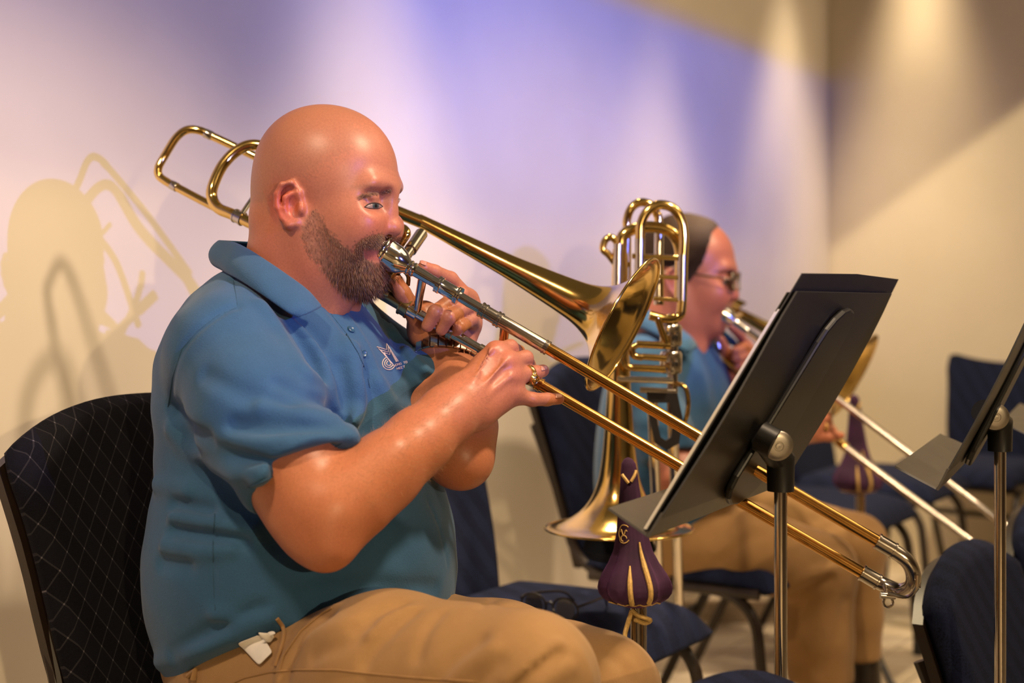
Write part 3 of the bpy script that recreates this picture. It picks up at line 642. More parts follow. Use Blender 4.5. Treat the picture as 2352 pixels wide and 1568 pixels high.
# ---- 2: bass trombone standing bell-down on a stand behind the near bell
D2 = 2.38
Q = lambda x, y, dd=0.0: P(x, y, D2+dd)
T2 = thing('bass_trombone', 'brass trombone with stacked loops, parked upright bell-down between the two players', 'trombone', Q(1430, 1210))
S2 = D2/F
b2 = [(0, 170), (4, 150), (10, 132), (22, 108), (40, 85), (70, 63), (110, 47), (170, 38), (260, 31), (360, 25), (520, 19), (640, 15)]
bell_part(Q(1422, 1212), (0, 0, -1), [(a*S2, b*S2) for a, b in b2], 'brass', T2, 170*S2, 72)
def loop2(name, pts, r, mat, n=7):
    m = MB(); m.tube(catmull(pts, n), r, 14); return m.build(name, mat, T2)
loop2('tuning_loop', [Q(1428, 900), Q(1428, 640), Q(1426, 600), Q(1426, 560), Q(1432, 540), Q(1455, 526), Q(1490, 521), Q(1530, 527), Q(1552, 545), Q(1563, 580), Q(1563, 640), Q(1562, 690)], 0.0100, 'brass')
loop2('tuning_loop', [Q(1440, 720, 0.05), Q(1440, 540, 0.05), Q(1440, 505, 0.05), Q(1450, 478, 0.05), Q(1470, 465, 0.05), Q(1494, 470, 0.05), Q(1508, 490, 0.05), Q(1513, 520, 0.05), Q(1515, 700, 0.05)], 0.0074, 'brass')
loop2('tuning_loop', [Q(1470, 720, -0.03), Q(1470, 545, -0.03), Q(1474, 508, -0.03), Q(1490, 482, -0.03), Q(1515, 470, -0.03), Q(1545, 478, -0.03), Q(1564, 503, -0.03), Q(1571, 545, -0.03), Q(1569, 600, -0.03), Q(1566, 700, -0.03), Q(1558, 727, -0.03), Q(1530, 733, -0.03), Q(1492, 724, -0.03)], 0.0080, 'brass')
for (x, y0, y1, dd, r, m_) in ((1420, 560, 690, -0.01, 0.0080, 'nickel'), (1470, 548, 700, -0.03, 0.0084, 'nickel'), (1568, 585, 690, -0.03, 0.0086, 'nickel'), (1514, 520, 700, 0.05, 0.0080, 'nickel'), (1546, 720, 960, 0.0, 0.0090, 'nickel'), (1440, 520, 580, 0.05, 0.0080, 'nickel')):
    m = MB(); m.tube([Q(x, y0, dd), Q(x-2, y1, dd)], r, 14); m.build('loop_leg', m_, T2)
for (x0, x1, y, r, m_, dd) in ((1452, 1556, 590, 0.0045, 'brass', -0.03), (1500, 1562, 636, 0.0036, 'brass', -0.03), (1500, 1562, 687, 0.0036, 'brass', -0.03), (1462, 1540, 792, 0.0062, 'brass', -0.05), (1476, 1530, 821, 0.0055, 'brass', -0.05), (1452, 1528, 846, 0.0062, 'brass', -0.05), (1418, 1545, 872, 0.0052, 'silver', -0.05), (1470, 1552, 897, 0.0050, 'nickel', -0.03)):
    m = MB(); m.tube([Q(x0, y-2, dd), Q(x1, y+2, dd)], r, 12); m.build('cross_brace', m_, T2)
loop2('valve_crook', [Q(1510, 730, -0.05), Q(1520, 760, -0.05), Q(1528, 785, -0.05), Q(1524, 800, -0.05)], 0.0058, 'brass')
loop2('valve_crook', [Q(1462, 792, -0.05), Q(1452, 800, -0.05), Q(1456, 816, -0.05), Q(1476, 821, -0.05)], 0.0058, 'brass')
loop2('valve_crook', [Q(1452, 846, -0.05), Q(1436, 836, -0.05), Q(1432, 812, -0.05), Q(1440, 790, -0.05)], 0.0058, 'brass')
loop2('valve_crook', [Q(1414, 606), Q(1398, 585), Q(1385, 572), Q(1390, 552), Q(1404, 545), Q(1420, 558)], 0.0060, 'brass')
for (x, y) in ((1541, 770), (1541, 832)):
    m = MB(); m.lathe(Q(x, y, -0.02), (0, 0, 1), [(-0.020, 0.004), (-0.018, 0.016), (-0.014, 0.0185), (0.014, 0.0185), (0.018, 0.016), (0.020, 0.004)], 24); v_ = m.build('rotary_valve', 'nickel', T2)
    for dx in (-0.008, 0.008):
        m = MB(); m.lathe(Q(x, y, -0.045)+Vector((dx, 0, 0.004)), (0, -1, 0), [(0, 0.004), (0.005, 0.004), (0.006, 0.001)], 12, True); m.build('valve_screw', 'silver', v_)
m = MB(); m.tube(catmull([Q(1552, 880, -0.02), Q(1574, 890, -0.03), Q(1581, 925, -0.03), Q(1574, 965, -0.03), Q(1556, 985, -0.02)], 6), 0.0040, 10); m.build('thumb_lever', 'brass', T2)
for x, dd in ((1506, 0.0), (1551, 0.0)):
    m = MB(); m.tube([Q(x-8, 905, dd), P(x+10, 1410, 2.80)], 0.0092, 16); m.build('slide_tube', 'nickel', T2)
m = MB(); m.tube(catmull([P(1516, 1405, 2.80), P(1522, 1436, 2.82), P(1538, 1446, 2.82), P(1556, 1436, 2.82), P(1561, 1405, 2.80)], 6), 0.0098, 14); m.build('slide_bow', 'nickel', T2)
# hand guard of black leather
m = MB(); m.prism([Q(1486, 905, -0.035), Q(1556, 905, -0.035), Q(1566, 960, -0.035), Q(1560, 1020, -0.035), Q(1530, 1036, -0.035), Q(1506, 1020, -0.035), Q(1492, 960, -0.035)], (0, 0.004, 0)); 
ring_o = [(1486, 903), (1556, 903), (1568, 960), (1560, 1018), (1532, 1034), (1505, 1018), (1492, 960)]
ring_i = [(1502, 925), (1540, 925), (1546, 960), (1542, 1004), (1530, 1012), (1518, 1004), (1508, 960)]
V = [Q(x, y, -0.035) for x, y in ring_o]+[Q(x, y, -0.035) for x, y in ring_i]; V += [v+Vector((0, 0.012, 0)) for v in V]
Fc = []
for k in range(7):
    k2 = (k+1) % 7; Fc += [(k, k2, k2+7, k+7), (k+14, k+21, k2+21, k2+14), (k, k+14, k2+14, k2), (k+7, k2+7, k2+21, k+21)]
simple('leather', (0.012, 0.010, 0.010, 1), 0.45)
m = MB(); m.add(V, Fc); m.build('hand_guard', 'leather', T2)
st = thing('trombone_stand', 'dark floor stand holding the upright bass trombone by its bell', 'stand', (Q(1422, 1212).x, D2, FZ))
cx = Q(1422, 1212)
pb = Vector((0.2266, 2.8075, 0)); st.location = (pb.x, pb.y, FZ)
mb = MB(); mb.tube([Vector((pb.x, pb.y, cx.z-0.03)), Vector((pb.x, pb.y, FZ+0.12))], 0.011, 14); mb.build('pole', 'stand_black', st)
mb = MB(); mb.tube([Vector((pb.x, pb.y, cx.z-0.045)), Vector((cx.x, cx.y, cx.z-0.045))], 0.008, 12); mb.build('arm', 'stand_black', st)
simple('felt_navy', (0.010, 0.016, 0.036, 1), 0.95)
mb = MB(); mb.lathe((cx.x, cx.y, cx.z-0.055), (0, 0, 1), [(0, 0.012), (0.004, 0.050), (0.02, 0.062), (0.045, 0.052), (0.052, 0.02)], 24, True); mb.build('bell_cradle', 'felt_navy', st)
tripod(st, pb, FZ, 0.16, 'stand_black', 0.16, 0.2)
# ---- 3: the far player's trombone
T3u = lambda x: P(x, 898+0.757*(x-1901), 3.10-0.00055*(x-1901))
T3l = lambda x: P(x, 1012+0.752*(x-1923), 3.14-0.00055*(x-1923))
T3 = thing('trombone', 'trombone played by the far man with glasses, grey slide running to the right edge', 'trombone', T3u(1901))
m3 = P(1652, 712, 3.08); d3 = (T3u(2200)-m3).normalized()
mb = MB(); mb.lathe(m3, d3, [(0.004, 0.0115), (0, 0.0145), (0, 0.0175), (0.003, 0.0195), (0.006, 0.018), (0.022, 0.017), (0.032, 0.0135), (0.040, 0.008), (0.05, 0.0085), (0.075, 0.007)], 28); mb.build('mouthpiece', 'silver', T3)
mb = MB(); mb.tube([m3+d3*0.05, T3u(1880)], 0.0075, 16); mb.build('inner_slide_tube', 'silver', T3)
mb = MB(); mb.tube([T3u(1860), T3u(2350), T3u(2400)], 0.0080, 16); mb.build('outer_slide_tube', 'nickel', T3)
mb = MB(); mb.tube([P(1605, 770, 3.14), P(1662, 826, 3.14), T3l(1923)], 0.0080, 16); mb.build('inner_slide_tube', 'brass', T3)
mb = MB(); mb.tube([T3l(1915), T3l(2350), T3l(2400)], 0.0080, 16); mb.build('outer_slide_tube', 'nickel', T3)
mb = MB(); mb.tube(catmull([T3u(2396), T3u(2420), (T3u(2446)+T3l(2446))*0.5, T3l(2420), T3l(2396)], 6), 0.0088, 14); mb.build('slide_bow', 'nickel', T3)
ferrule(T3l(1935), T3l(2000)-T3l(1935), 0.0100, 0.02, 'brass', T3)
ferrule(T3u(1905), T3u(2000)-T3u(1905), 0.0100, 0.02, 'nickel', T3)
mb = MB(); mb.tube([T3u(1870), T3l(1860)], 0.0055, 10); mb.build('slide_brace', 'nickel', T3)
b3c = P(1962, 862, 3.30); b3d = Vector((0.80, -0.38, -0.46)).normalized(); S3 = 3.30/F
bell_part(b3c, b3d, [(a*0.62*S3, b*0.62*S3) for a, b in bp], 'brass', T3, 170*0.62*S3, 72)
bt3 = b3c-b3d*(588*0.62*S3)
mb = MB(); mb.tube([bt3+b3d*0.01, P(1705, 703, 3.40), P(1640, 672, 3.44), P(1560, 630, 3.50)], [0.0105, 0.0150, 0.0130, 0.012], 18); mb.build('bell_tail', 'brass', T3)
mb = MB(); mb.tube([P(1700, 722, 3.30), P(1668, 742, 3.16)], 0.006, 12); mb.build('bell_brace', 'brass', T3)
mb = MB(); mb.tube(catmull([P(1648, 742, 3.12), P(1642, 770, 3.12), P(1652, 800, 3.12)], 5), 0.006, 12); mb.build('trigger_linkage', 'nickel', T3)
# ================================================================== implicit surfaces for bodies and clothes
F4 = np.float32
def V3(p): return np.array([p[0], p[1], p[2]], dtype=np.float64)
def nrm2(q): return np.einsum('ij,ij->i', q, q)
def ell(p, c, r, R=None):
    q = p-np.asarray(c, F4)
    if R is not None: q = q @ np.asarray(R, F4)
    r = np.asarray(r, F4); a = q/r; k0 = np.sqrt(nrm2(a)); a /= r; k1 = np.sqrt(nrm2(a))+F4(1e-9)
    return k0*(k0-1)/k1
def sph(p, c, r): return np.sqrt(nrm2(p-np.asarray(c, F4)))-F4(r)
def cone(p, a, b, ra, rb):
    a = np.asarray(a, F4); ba = np.asarray(b, F4)-a; pa = p-a; h = pa @ (ba/(ba @ ba)); np.clip(h, 0, 1, out=h)
    pa -= h[:, None]*ba
    return np.sqrt(nrm2(pa))-(F4(ra)+F4(rb-ra)*h)
def smin(a, b, k):
    h = np.maximum(k-np.abs(a-b), 0)/k; return np.minimum(a, b)-h*h*k*0.25
def smax(a, b, k): return -smin(-a, -b, k)
def chain(p, pts, k=0.01):
    """limb: pts = [(point, radius), ...]"""
    d = None
    for (a, ra), (b, rb) in zip(pts[:-1], pts[1:]):
        c = cone(p, a, b, ra, rb); d = c if d is None else smin(d, c, k)
    return d
def boxed(fn, lo, hi, mar=0.05):
    """evaluate fn only near its box, far away return a safe distance"""
    lo = np.asarray(lo, F4)-F4(mar); hi = np.asarray(hi, F4)+F4(mar)
    def g(p):
        q = np.maximum(np.maximum(lo-p, p-hi), 0); far = np.sqrt(nrm2(q))+F4(mar*0.8)
        ins = ((p > lo) & (p < hi)).all(-1); out = far
        if ins.any(): out[ins] = fn(p[ins])
        return out
    return g
def polyline_dist(p, pts):
    d = None
    for a, b in zip(pts[:-1], pts[1:]):
        a = np.asarray(a, F4); ba = np.asarray(b, F4)-a; pa = p-a; h = np.clip(pa @ (ba/(ba @ ba+1e-12)), 0, 1); c = nrm2(pa-h[:, None]*ba)
        d = c if d is None else np.minimum(d, c)
    return np.sqrt(d)
def polygonize(sdf, lo, hi, h):
    """surface nets over sparse blocks of 8^3 cells"""
    lo = np.asarray(lo, dtype=np.float64); hi = np.asarray(hi, dtype=np.float64); B = 8
    nb = np.ceil((hi-lo)/(h*B)).astype(int)
    g = np.stack(np.meshgrid(*[np.arange(n) for n in nb], indexing='ij'), -1).reshape(-1, 3)
    c = (lo+(g+0.5)*h*B).astype(F4); dv = sdf(c)
    keep = g[np.abs(dv) < h*B*0.87*1.3+0.003]
    o = np.arange(B+1); off = np.stack(np.meshgrid(o, o, o, indexing='ij'), -1).reshape(-1, 3)
    NY = nb[1]*B+2; NZ = nb[2]*B+2
    key = lambda ijk: (ijk[..., 0]*NY+ijk[..., 1])*NZ+ijk[..., 2]
    cells_k = []; cells_v = []; edges = []
    cor = np.array([(i, j, k) for i in (0, 1) for j in (0, 1) for k in (0, 1)])
    ce = [(a, b) for a in range(8) for b in range(a+1, 8) if np.abs(cor[a]-cor[b]).sum() == 1]
    for s in range(0, len(keep), 220):
        kb = keep[s:s+220]; idx = kb[:, None, :]*B+off[None]                      # (n,729,3)
        val = sdf((lo+idx.reshape(-1, 3)*h).astype(F4)).reshape(len(kb), B+1, B+1, B+1)
        corner = np.stack([val[:, i:i+B, j:j+B, k:k+B] for i, j, k in cor], -1)
        neg = corner < 0; mixed = neg.any(-1) & ~neg.all(-1)
        w = np.argwhere(mixed)
        if len(w):
            cv = corner[mixed]; acc = np.zeros((len(w), 3)); cnt = np.zeros(len(w))
            for a, b in ce:
                va, vb = cv[:, a], cv[:, b]; m = (va < 0) != (vb < 0); t = np.where(m, va/np.where(m, va-vb, 1), 0)
                acc += np.where(m[:, None], cor[a]+(cor[b]-cor[a])*t[:, None], 0); cnt += m
            ijk = kb[w[:, 0]]*B+w[:, 1:]
            cells_k.append(key(ijk)); cells_v.append(lo+(ijk+acc/cnt[:, None])*h)
        for axx in range(3):
            sl0 = [slice(None)]+[slice(0, B)]*3; sl1 = [slice(None)]+[slice(0, B)]*3; sl1[1+axx] = slice(1, B+1)
            a = val[tuple(sl0)]; b = val[tuple(sl1)]; m = (a < 0) != (b < 0); w = np.argwhere(m)
            if len(w): edges.append(np.column_stack([kb[w[:, 0]]*B+w[:, 1:], np.full(len(w), axx), (a[m] < 0)]))
    ck = np.concatenate(cells_k); cv = np.concatenate(cells_v); u, ui = np.unique(ck, return_index=True); cv = cv[ui]
    E = np.concatenate(edges); faces = []
    for axx in range(3):
        e = E[E[:, 3] == axx]; b1 = np.zeros(3, int); b2 = np.zeros(3, int); b1[(axx+1) % 3] = 1; b2[(axx+2) % 3] = 1
        q = [key(e[:, :3]-x) for x in (0*b1, b1, b1+b2, b2)]
        ids = [np.searchsorted(u, k) for k in q]; ok = np.ones(len(e), bool)
        for k, i in zip(q, ids): ok &= (i < len(u)) & (u[np.minimum(i, len(u)-1)] == k)
        fq = np.stack(ids, -1)[ok]; sg = e[ok, 4] == 1
        fq[~sg] = fq[~sg][:, ::-1]; faces.append(fq)
    return cv, np.concatenate(faces)
def np_mesh(name, V, Fq):
    me = bpy.data.meshes.new(name); n = len(V); m = len(Fq)
    me.vertices.add(n); me.vertices.foreach_set('co', V.astype(np.float32).ravel())
    me.loops.add(m*4); me.loops.foreach_set('vertex_index', Fq.astype(np.int32).ravel())
    me.polygons.add(m); me.polygons.foreach_set('loop_start', np.arange(0, m*4, 4, dtype=np.int32))
    try: me.polygons.foreach_set('loop_total', np.full(m, 4, dtype=np.int32))
    except Exception: pass
    me.update(calc_edges=True); me.validate(); return me
def vcol(me, cols):
    a = me.color_attributes.new('Col', 'FLOAT_COLOR', 'POINT'); c = np.ones((len(cols), 4), np.float32); c[:, :3] = cols
    a.data.foreach_set('color', c.ravel())
def body_obj(name, sdf, lo, hi, h, mat, parent, colfn=None, relax=1):
    V, Fq = polygonize(sdf, lo, hi, h)
    for _ in range(relax):      # light smoothing to lose the lattice
        s = np.zeros_like(V); c = np.zeros(len(V))
        for k in range(4):
            a, b = Fq[:, k], Fq[:, (k+1) % 4]
            for ax_ in range(3): s[:, ax_] += np.bincount(a, V[b, ax_], len(V))+np.bincount(b, V[a, ax_], len(V))
            c += np.bincount(a, minlength=len(V))+np.bincount(b, minlength=len(V))
        V = V*0.45+0.55*s/np.maximum(c, 1)[:, None]
    me = np_mesh(name, V, Fq)
    if colfn is not None: vcol(me, colfn(V))
    return link(name, me, mat, parent), V
def hits(sdf, pix, d0=1.2, d1=4.0):
    """where the sight lines through the pixels meet a surface (one row each, nan for a miss)"""
    dr = np.array([V3(P(x, y, 1.0)-Vector((0, 0, CZ))) for x, y in pix]); ln = np.sqrt(nrm2(dr)); o = np.array([0, 0, CZ]); t = np.full(len(dr), float(d0)); live = np.arange(len(dr))
    for _ in range(150):
        d = sdf((o+dr[live]*t[live, None]).astype(F4)); go = d > 0.0004
        t[live] += np.where(go, np.maximum(0.0004, d*0.65/ln[live]), 0); live = live[go & (t[live] < d1)]
        if not len(live): break
    p = o+dr*t[:, None]; p[t >= d1] = np.nan; return p
def hit(sdf, px, py, d0=1.2, d1=4.0):
    p = hits(sdf, [(px, py)], d0, d1)[0]; return None if np.isnan(p[0]) else p
def grads(sdf, p, e=0.002):
    g = np.stack([sdf((p+v).astype(F4))-sdf((p-v).astype(F4)) for v in np.eye(3)*e], -1); return g/(np.sqrt(nrm2(g))[:, None]+1e-9)
def grad(sdf, p, e=0.002): return grads(sdf, np.asarray(p)[None], e)[0]
class Folds:
    """cloth ridges (amp>0) and grooves (amp<0) running along lines over the surface"""
    def __init__(s): s.f = []
    def line(s, base, pix, amp, wid, d0=1.2, d1=4.0):
        pts = [q for q in hits(base, pix, d0, d1) if not np.isnan(q[0])]
        if len(pts) < 2: return
        pts = [V3(q) for q in catmull([Vector(q) for q in pts], 4)]
        A = np.array(pts); s.f.append((pts, amp, wid, (A.min(0)-2.4*wid).astype(F4), (A.max(0)+2.4*wid).astype(F4)))
    def __call__(s, p, d):
        near = np.abs(d) < 0.05
        if not near.any(): return d
        q = p[near]; acc = np.zeros(len(q))
        for pts, amp, wid, lo, hi in s.f:
            m = ((q > lo) & (q < hi)).all(-1)
            if m.any():
                dd = polyline_dist(q[m], pts); acc[m] += amp*np.exp(-(dd/wid)**2)
        d = d.copy(); d[near] -= acc; return d
# ================================================================== materials of people
def skin_mat(name, redden):
    t = NT(name); at_ = t.n('ShaderNodeVertexColor', layer_name='Col'); v = t.coord()
    f = t.noise(v, 55, 5, 0.65); f2 = t.noise(v, 420, 3, 0.6)
    c = t.mix(t.math('MULTIPLY', t.math('SUBTRACT', f, 0.5), 0.9), at_.outputs['Color'], redden, 'MIX')
    c = t.mix(0.32, c, t.ramp(f2, [(0.35, (0.55, 0.5, 0.5, 1)), (0.65, (1, 1, 1, 1))]), 'MULTIPLY')
    t.l(c, t.b.inputs['Base Color']); t.b.inputs['Roughness'].default_value = 0.40
    t.b.inputs['Subsurface Weight'].default_value = 0.06; t.b.inputs['Subsurface Radius'].default_value = (0.010, 0.004, 0.002)
    t.b.inputs['Subsurface Scale'].default_value = 0.6; t.b.inputs['Specular IOR Level'].default_value = 0.36
    t.bump(t.noise(v, 700, 3, 0.6), 0.12, 0.0006); M[name] = t.m
skin_mat('skin', (0.42, 0.115, 0.06, 1))
def cloth_mat(name, col, col2, sc, bump, weave):
    t = NT(name); v = t.coord((1, 1, 1))
    wv = t.n('ShaderNodeTexVoronoi'); wv.inputs['Scale'].default_value = weave; t.l(v, wv.inputs['Vector'])
    f = t.noise(v, sc, 4, 0.6)
    c = t.ramp(f, [(0.3, col), (0.7, col2)])
    c = t.mix(0.35, c, t.ramp(wv.outputs['Distance'], [(0.1, (1, 1, 1, 1)), (0.6, (0.62, 0.62, 0.62, 1))]), 'MULTIPLY')
    t.l(c, t.b.inputs['Base Color']); t.b.inputs['Roughness'].default_value = 0.82; t.b.inputs['Sheen Weight'].default_value = 0.12
    t.b.inputs['Specular IOR Level'].default_value = 0.25
    t.bump(wv.outputs['Distance'], bump, 0.0008); M[name] = t.m
cloth_mat('polo', (0.028, 0.092, 0.190, 1), (0.035, 0.112, 0.225, 1), 14, 0.35, 620)
cloth_mat('khaki', (0.31, 0.175, 0.068, 1), (0.36, 0.205, 0.082, 1), 16, 0.2, 900)
simple('seam_thread', (0.30, 0.17, 0.065, 1), 0.85)
simple('polo_seam', (0.020, 0.070, 0.135, 1), 0.85)
simple('shoe', (0.02, 0.012, 0.008, 1), 0.4)
simple('beard_hair', (0.12, 0.052, 0.025, 1), 0.55, 0, 0.7, 160)
simple('logo_thread', (0.62, 0.50, 0.40, 1), 0.6)
simple('button', (0.03, 0.09, 0.16, 1), 0.3)
# ================================================================== the near player
SK = np.array([0.47, 0.182, 0.096])
n_ = V3(WN); r_ = V3((-0.534, -0.8455, 0)); z_ = V3((0, 0, 1)); BF = np.stack([n_, r_, z_], 1)
W = lambda px, py, d: V3(P(px, py, d))
# ---- head in its own frame: x forward, y to the player's left, z up
class Head:
    def __init__(s, px, py, d, yaw, roll=0.0, k=1.0):
        s.px, s.py, s.S = px, py, F/d; s.c, s.s = math.cos(yaw), math.sin(yaw); s.o = W(px, py, d); s.k = k
        s.R = np.stack([V3((s.c, -s.s, 0)), V3((s.s, s.c, 0)), z_], 1)
    def loc(s, p): return ((p-s.o) @ s.R)/s.k
    def world(s, q): return s.o+(np.asarray(q)*s.k) @ s.R.T
H1 = Head(745, 400, 1.885, math.radians(17), 0, 0.965)
HS = 1733.0
def hp(px, py, y=0.0): return np.array([((px-745)/HS-y*0.292)/0.956, y, (400-py)/HS])
def mir(c): return np.array([c[0], -c[1], c[2]])
EYE = hp(859, 472, -0.034)
def ear_sdf(q):
    y0 = -0.080; q = q-np.array([0.006, 0, 0], F4)
    hel = [(697, 484, 0.001), (694, 455, -0.003), (677, 432, -0.009), (657, 437, -0.012), (645, 458, -0.013), (645, 486, -0.012), (656, 511, -0.010), (672, 527, -0.006), (688, 524, -0.001)]
    d = chain(q, [(hp(x, yy, y0+o), 0.0042 if i < 7 else 0.0058) for i, (x, yy, o) in enumerate(hel)], 0.003)
    d = smin(d, ell(q, hp(670, 482, y0-0.002), (0.0165, 0.0050, 0.027)), 0.006)
    d = smin(d, chain(q, [(hp(682, 452, y0-0.006), 0.0030), (hp(664, 466, y0-0.010), 0.0036), (hp(662, 492, y0-0.009), 0.0036), (hp(676, 514, y0-0.006), 0.0030)], 0.003), 0.003)
    d = smax(d, -ell(q, hp(684, 486, y0-0.010), (0.0085, 0.0085, 0.0125)), 0.004)
    d = smax(d, -ell(q, hp(679, 446, y0-0.011), (0.009, 0.0055, 0.0045)), 0.003)
    d = smin(d, ell(q, hp(700, 492, y0-0.003), (0.005, 0.0045, 0.0075)), 0.005)
    return d
def head_core(q, beard=True, belly=1.0):
    m = q.copy(); m[:, 1] = -np.abs(m[:, 1])                       # mirrored half for paired features
    d = ell(q, hp(716, 396), (0.0830, 0.0765, 0.0885))
    d = smin(d, ell(q, hp(797, 402), (0.0690, 0.0660, 0.0755)), 0.06)
    d = smin(d, ell(q, hp(800, 528), (0.0580, 0.0580, 0.0850)), 0.035)
    d = smin(d, ell(m, hp(752, 570, -0.036), (0.052, 0.030, 0.050)), 0.035)
    d = smin(d, ell(m, hp(838, 520, -0.040), (0.030, 0.024, 0.032)), 0.03)
    d = smin(d, cone(m, hp(900, 438, 0.0), hp(870, 435, -0.040), 0.0120, 0.0105), 0.022)   # brow
    d = smax(d, -ell(m, EYE+np.array([0.020, -0.004, 0.000]), (0.020, 0.020, 0.0115)), 0.020)
    d = smin(d, ell(m, EYE+np.array([0.000, 0.001, -0.001]), (0.0140, 0.0165, 0.0128)), 0.010)
    d = smin(d, cone(m, EYE+np.array([0.0095, -0.012, 0.0052]), EYE+np.array([0.0140, 0.009, 0.0058]), 0.0036, 0.0038), 0.004)   # upper lid fold
    d = smax(d, -ell(m, hp(903, 464, -0.020), (0.009, 0.008, 0.011)), 0.010)
    d = smin(d, chain(q, [(hp(899, 452), 0.0082), (hp(906, 490), 0.0088), (hp(911, 524), 0.0112)], 0.006), 0.013)              # nose
    d = smin(d, ell(q, hp(910, 533), (0.0130, 0.0125, 0.0110)), 0.008)
    d = smin(d, ell(m, hp(885, 536, -0.0145), (0.0115, 0.0075, 0.0092)), 0.0035)
    d = smax(d, -ell(m, hp(898, 546, -0.0065), (0.0065, 0.0038, 0.0045)), 0.003)
    d = smax(d, -cone(m, hp(868, 536, -0.024), hp(846, 560, -0.034), 0.0035, 0.003), 0.012)                                    # smile fold
    d = smin(d, ell(q, hp(868, 572), (0.0135, 0.0240, 0.0080)), 0.010)
    d = smin(d, ell(q, hp(868, 597), (0.0140, 0.0220, 0.0085)), 0.008)
    d = smax(d, -cone(m, hp(880, 584, -0.004), hp(846, 583, -0.027), 0.0026, 0.0020), 0.004)
    d = smin(d, ell(q, hp(838, 634), (0.0300, 0.0330, 0.0290)), 0.025)
    if beard:
        d = smin(d, ell(q, hp(846, 636), (0.0250, 0.0310, 0.0270)), 0.02)
        d = smin(d, ell(q, hp(878, 565), (0.0125, 0.0290, 0.0062)), 0.009)
    d = smin(d, ell(q, hp(754, 614), (0.0450, 0.0500, 0.0430)), 0.03)
    d = smin(d, chain(q, [(hp(680, 480), 0.0570), (hp(682, 590), 0.0640), (hp(668, 690), 0.0700), (hp(650, 800), 0.075)], 0.03), 0.035)
    d = smin(d, cone(m, hp(700, 520, -0.062), hp(770, 720, -0.022), 0.012, 0.014), 0.03)
    d = smin(d, cone(q, hp(604, 505, -0.035), hp(604, 505, 0.035), 0.010, 0.010), 0.03)                                           # fold at the nape
    for yy, amp in ((392, 0.0009), (404, 0.0010), (415, 0.0007)):                                                             # forehead lines
        z = (400-yy)/HS; w_ = np.exp(-((q[:, 2]-z+0.004*np.cos(q[:, 1]*60))/0.0016)**2)*(q[:, 0] > 0.05)*np.exp(-(q[:, 1]/0.035)**2); d = d+amp*w_
    return smin(d, ear_sdf(m), 0.006)
H1lo = H1.world(np.array([-0.12, -0.11, -0.26])); H1hi = H1.world(np.array([0.13, 0.11, 0.12]))
hb_lo = np.array([-0.40, 1.72, 0.98]); hb_hi = np.array([-0.09, 2.03, 1.36])
head1 = boxed(lambda p: head_core(H1.loc(p)), hb_lo, hb_hi)
# ---- arms and hands
RA = [(W(545, 830, 1.78), 0.044), (W(606, 955, 1.70), 0.054), (W(676, 1084, 1.655), 0.0530), (W(722, 1170, 1.640), 0.0480), (W(742, 1205, 1.635), 0.0455)]
RF = [(W(748, 1200, 1.635), 0.0455), (W(815, 1142, 1.650), 0.0440), (W(880, 1085, 1.672), 0.0425), (W(960, 1015, 1.705), 0.0380), (W(1030, 952, 1.742), 0.0335), (W(1068, 915, 1.762), 0.0300)]
LA = [(W(835, 808, 2.04), 0.040), (W(975, 920, 1.95), 0.052), (W(1050, 1040, 1.83), 0.042)]
LF = [(W(1054, 1038, 1.83), 0.042), (W(1064, 980, 1.85), 0.041), (W(1058, 900, 1.89), 0.035), (W(1040, 835, 1.935), 0.029), (W(1030, 800, 1.945), 0.028)]
def arms(p):
    d = smin(chain(p, RA, 0.03), chain(p, RF, 0.02), 0.018)
    d = smin(d, sph(p, W(752, 1262, 1.612), 0.018), 0.030)                       # point of the elbow
    d = smin(d, cone(p, W(770, 1160, 1.618), W(900, 1042, 1.655), 0.026, 0.020), 0.030)  # forearm muscle
    e = smin(chain(p, LA, 0.03), chain(p, LF, 0.02), 0.02)
    e = smin(e, sph(p, W(1072, 1066, 1.815), 0.020), 0.03)
    return np.minimum(d, e)
fg = lambda pts, k=0.004: (lambda p: chain(p, [(W(x, y, dd), r) for x, y, dd, r in pts], k))
RHf = [fg([(1140, 806, 1.800, 0.0115), (1172, 797, 1.822, 0.0098), (1190, 808, 1.850, 0.0090), (1180, 826, 1.868, 0.0080)]),
       fg([(1166, 832, 1.792, 0.0115), (1207, 822, 1.818, 0.0100), (1214, 838, 1.848, 0.0090), (1192, 850, 1.862, 0.0080)]),
       fg([(1176, 866, 1.792, 0.0112), (1204, 860, 1.806, 0.0098), (1230, 856, 1.820, 0.0094), (1247, 851, 1.832, 0.0084)]),
       fg([(1182, 908, 1.795, 0.0110), (1222, 917, 1.806, 0.0090), (1256, 917, 1.822, 0.0084), (1284, 916, 1.836, 0.0074)]),
       fg([(1096, 872, 1.800, 0.0140), (1128, 846, 1.838, 0.0115), (1150, 822, 1.868, 0.0092)])]
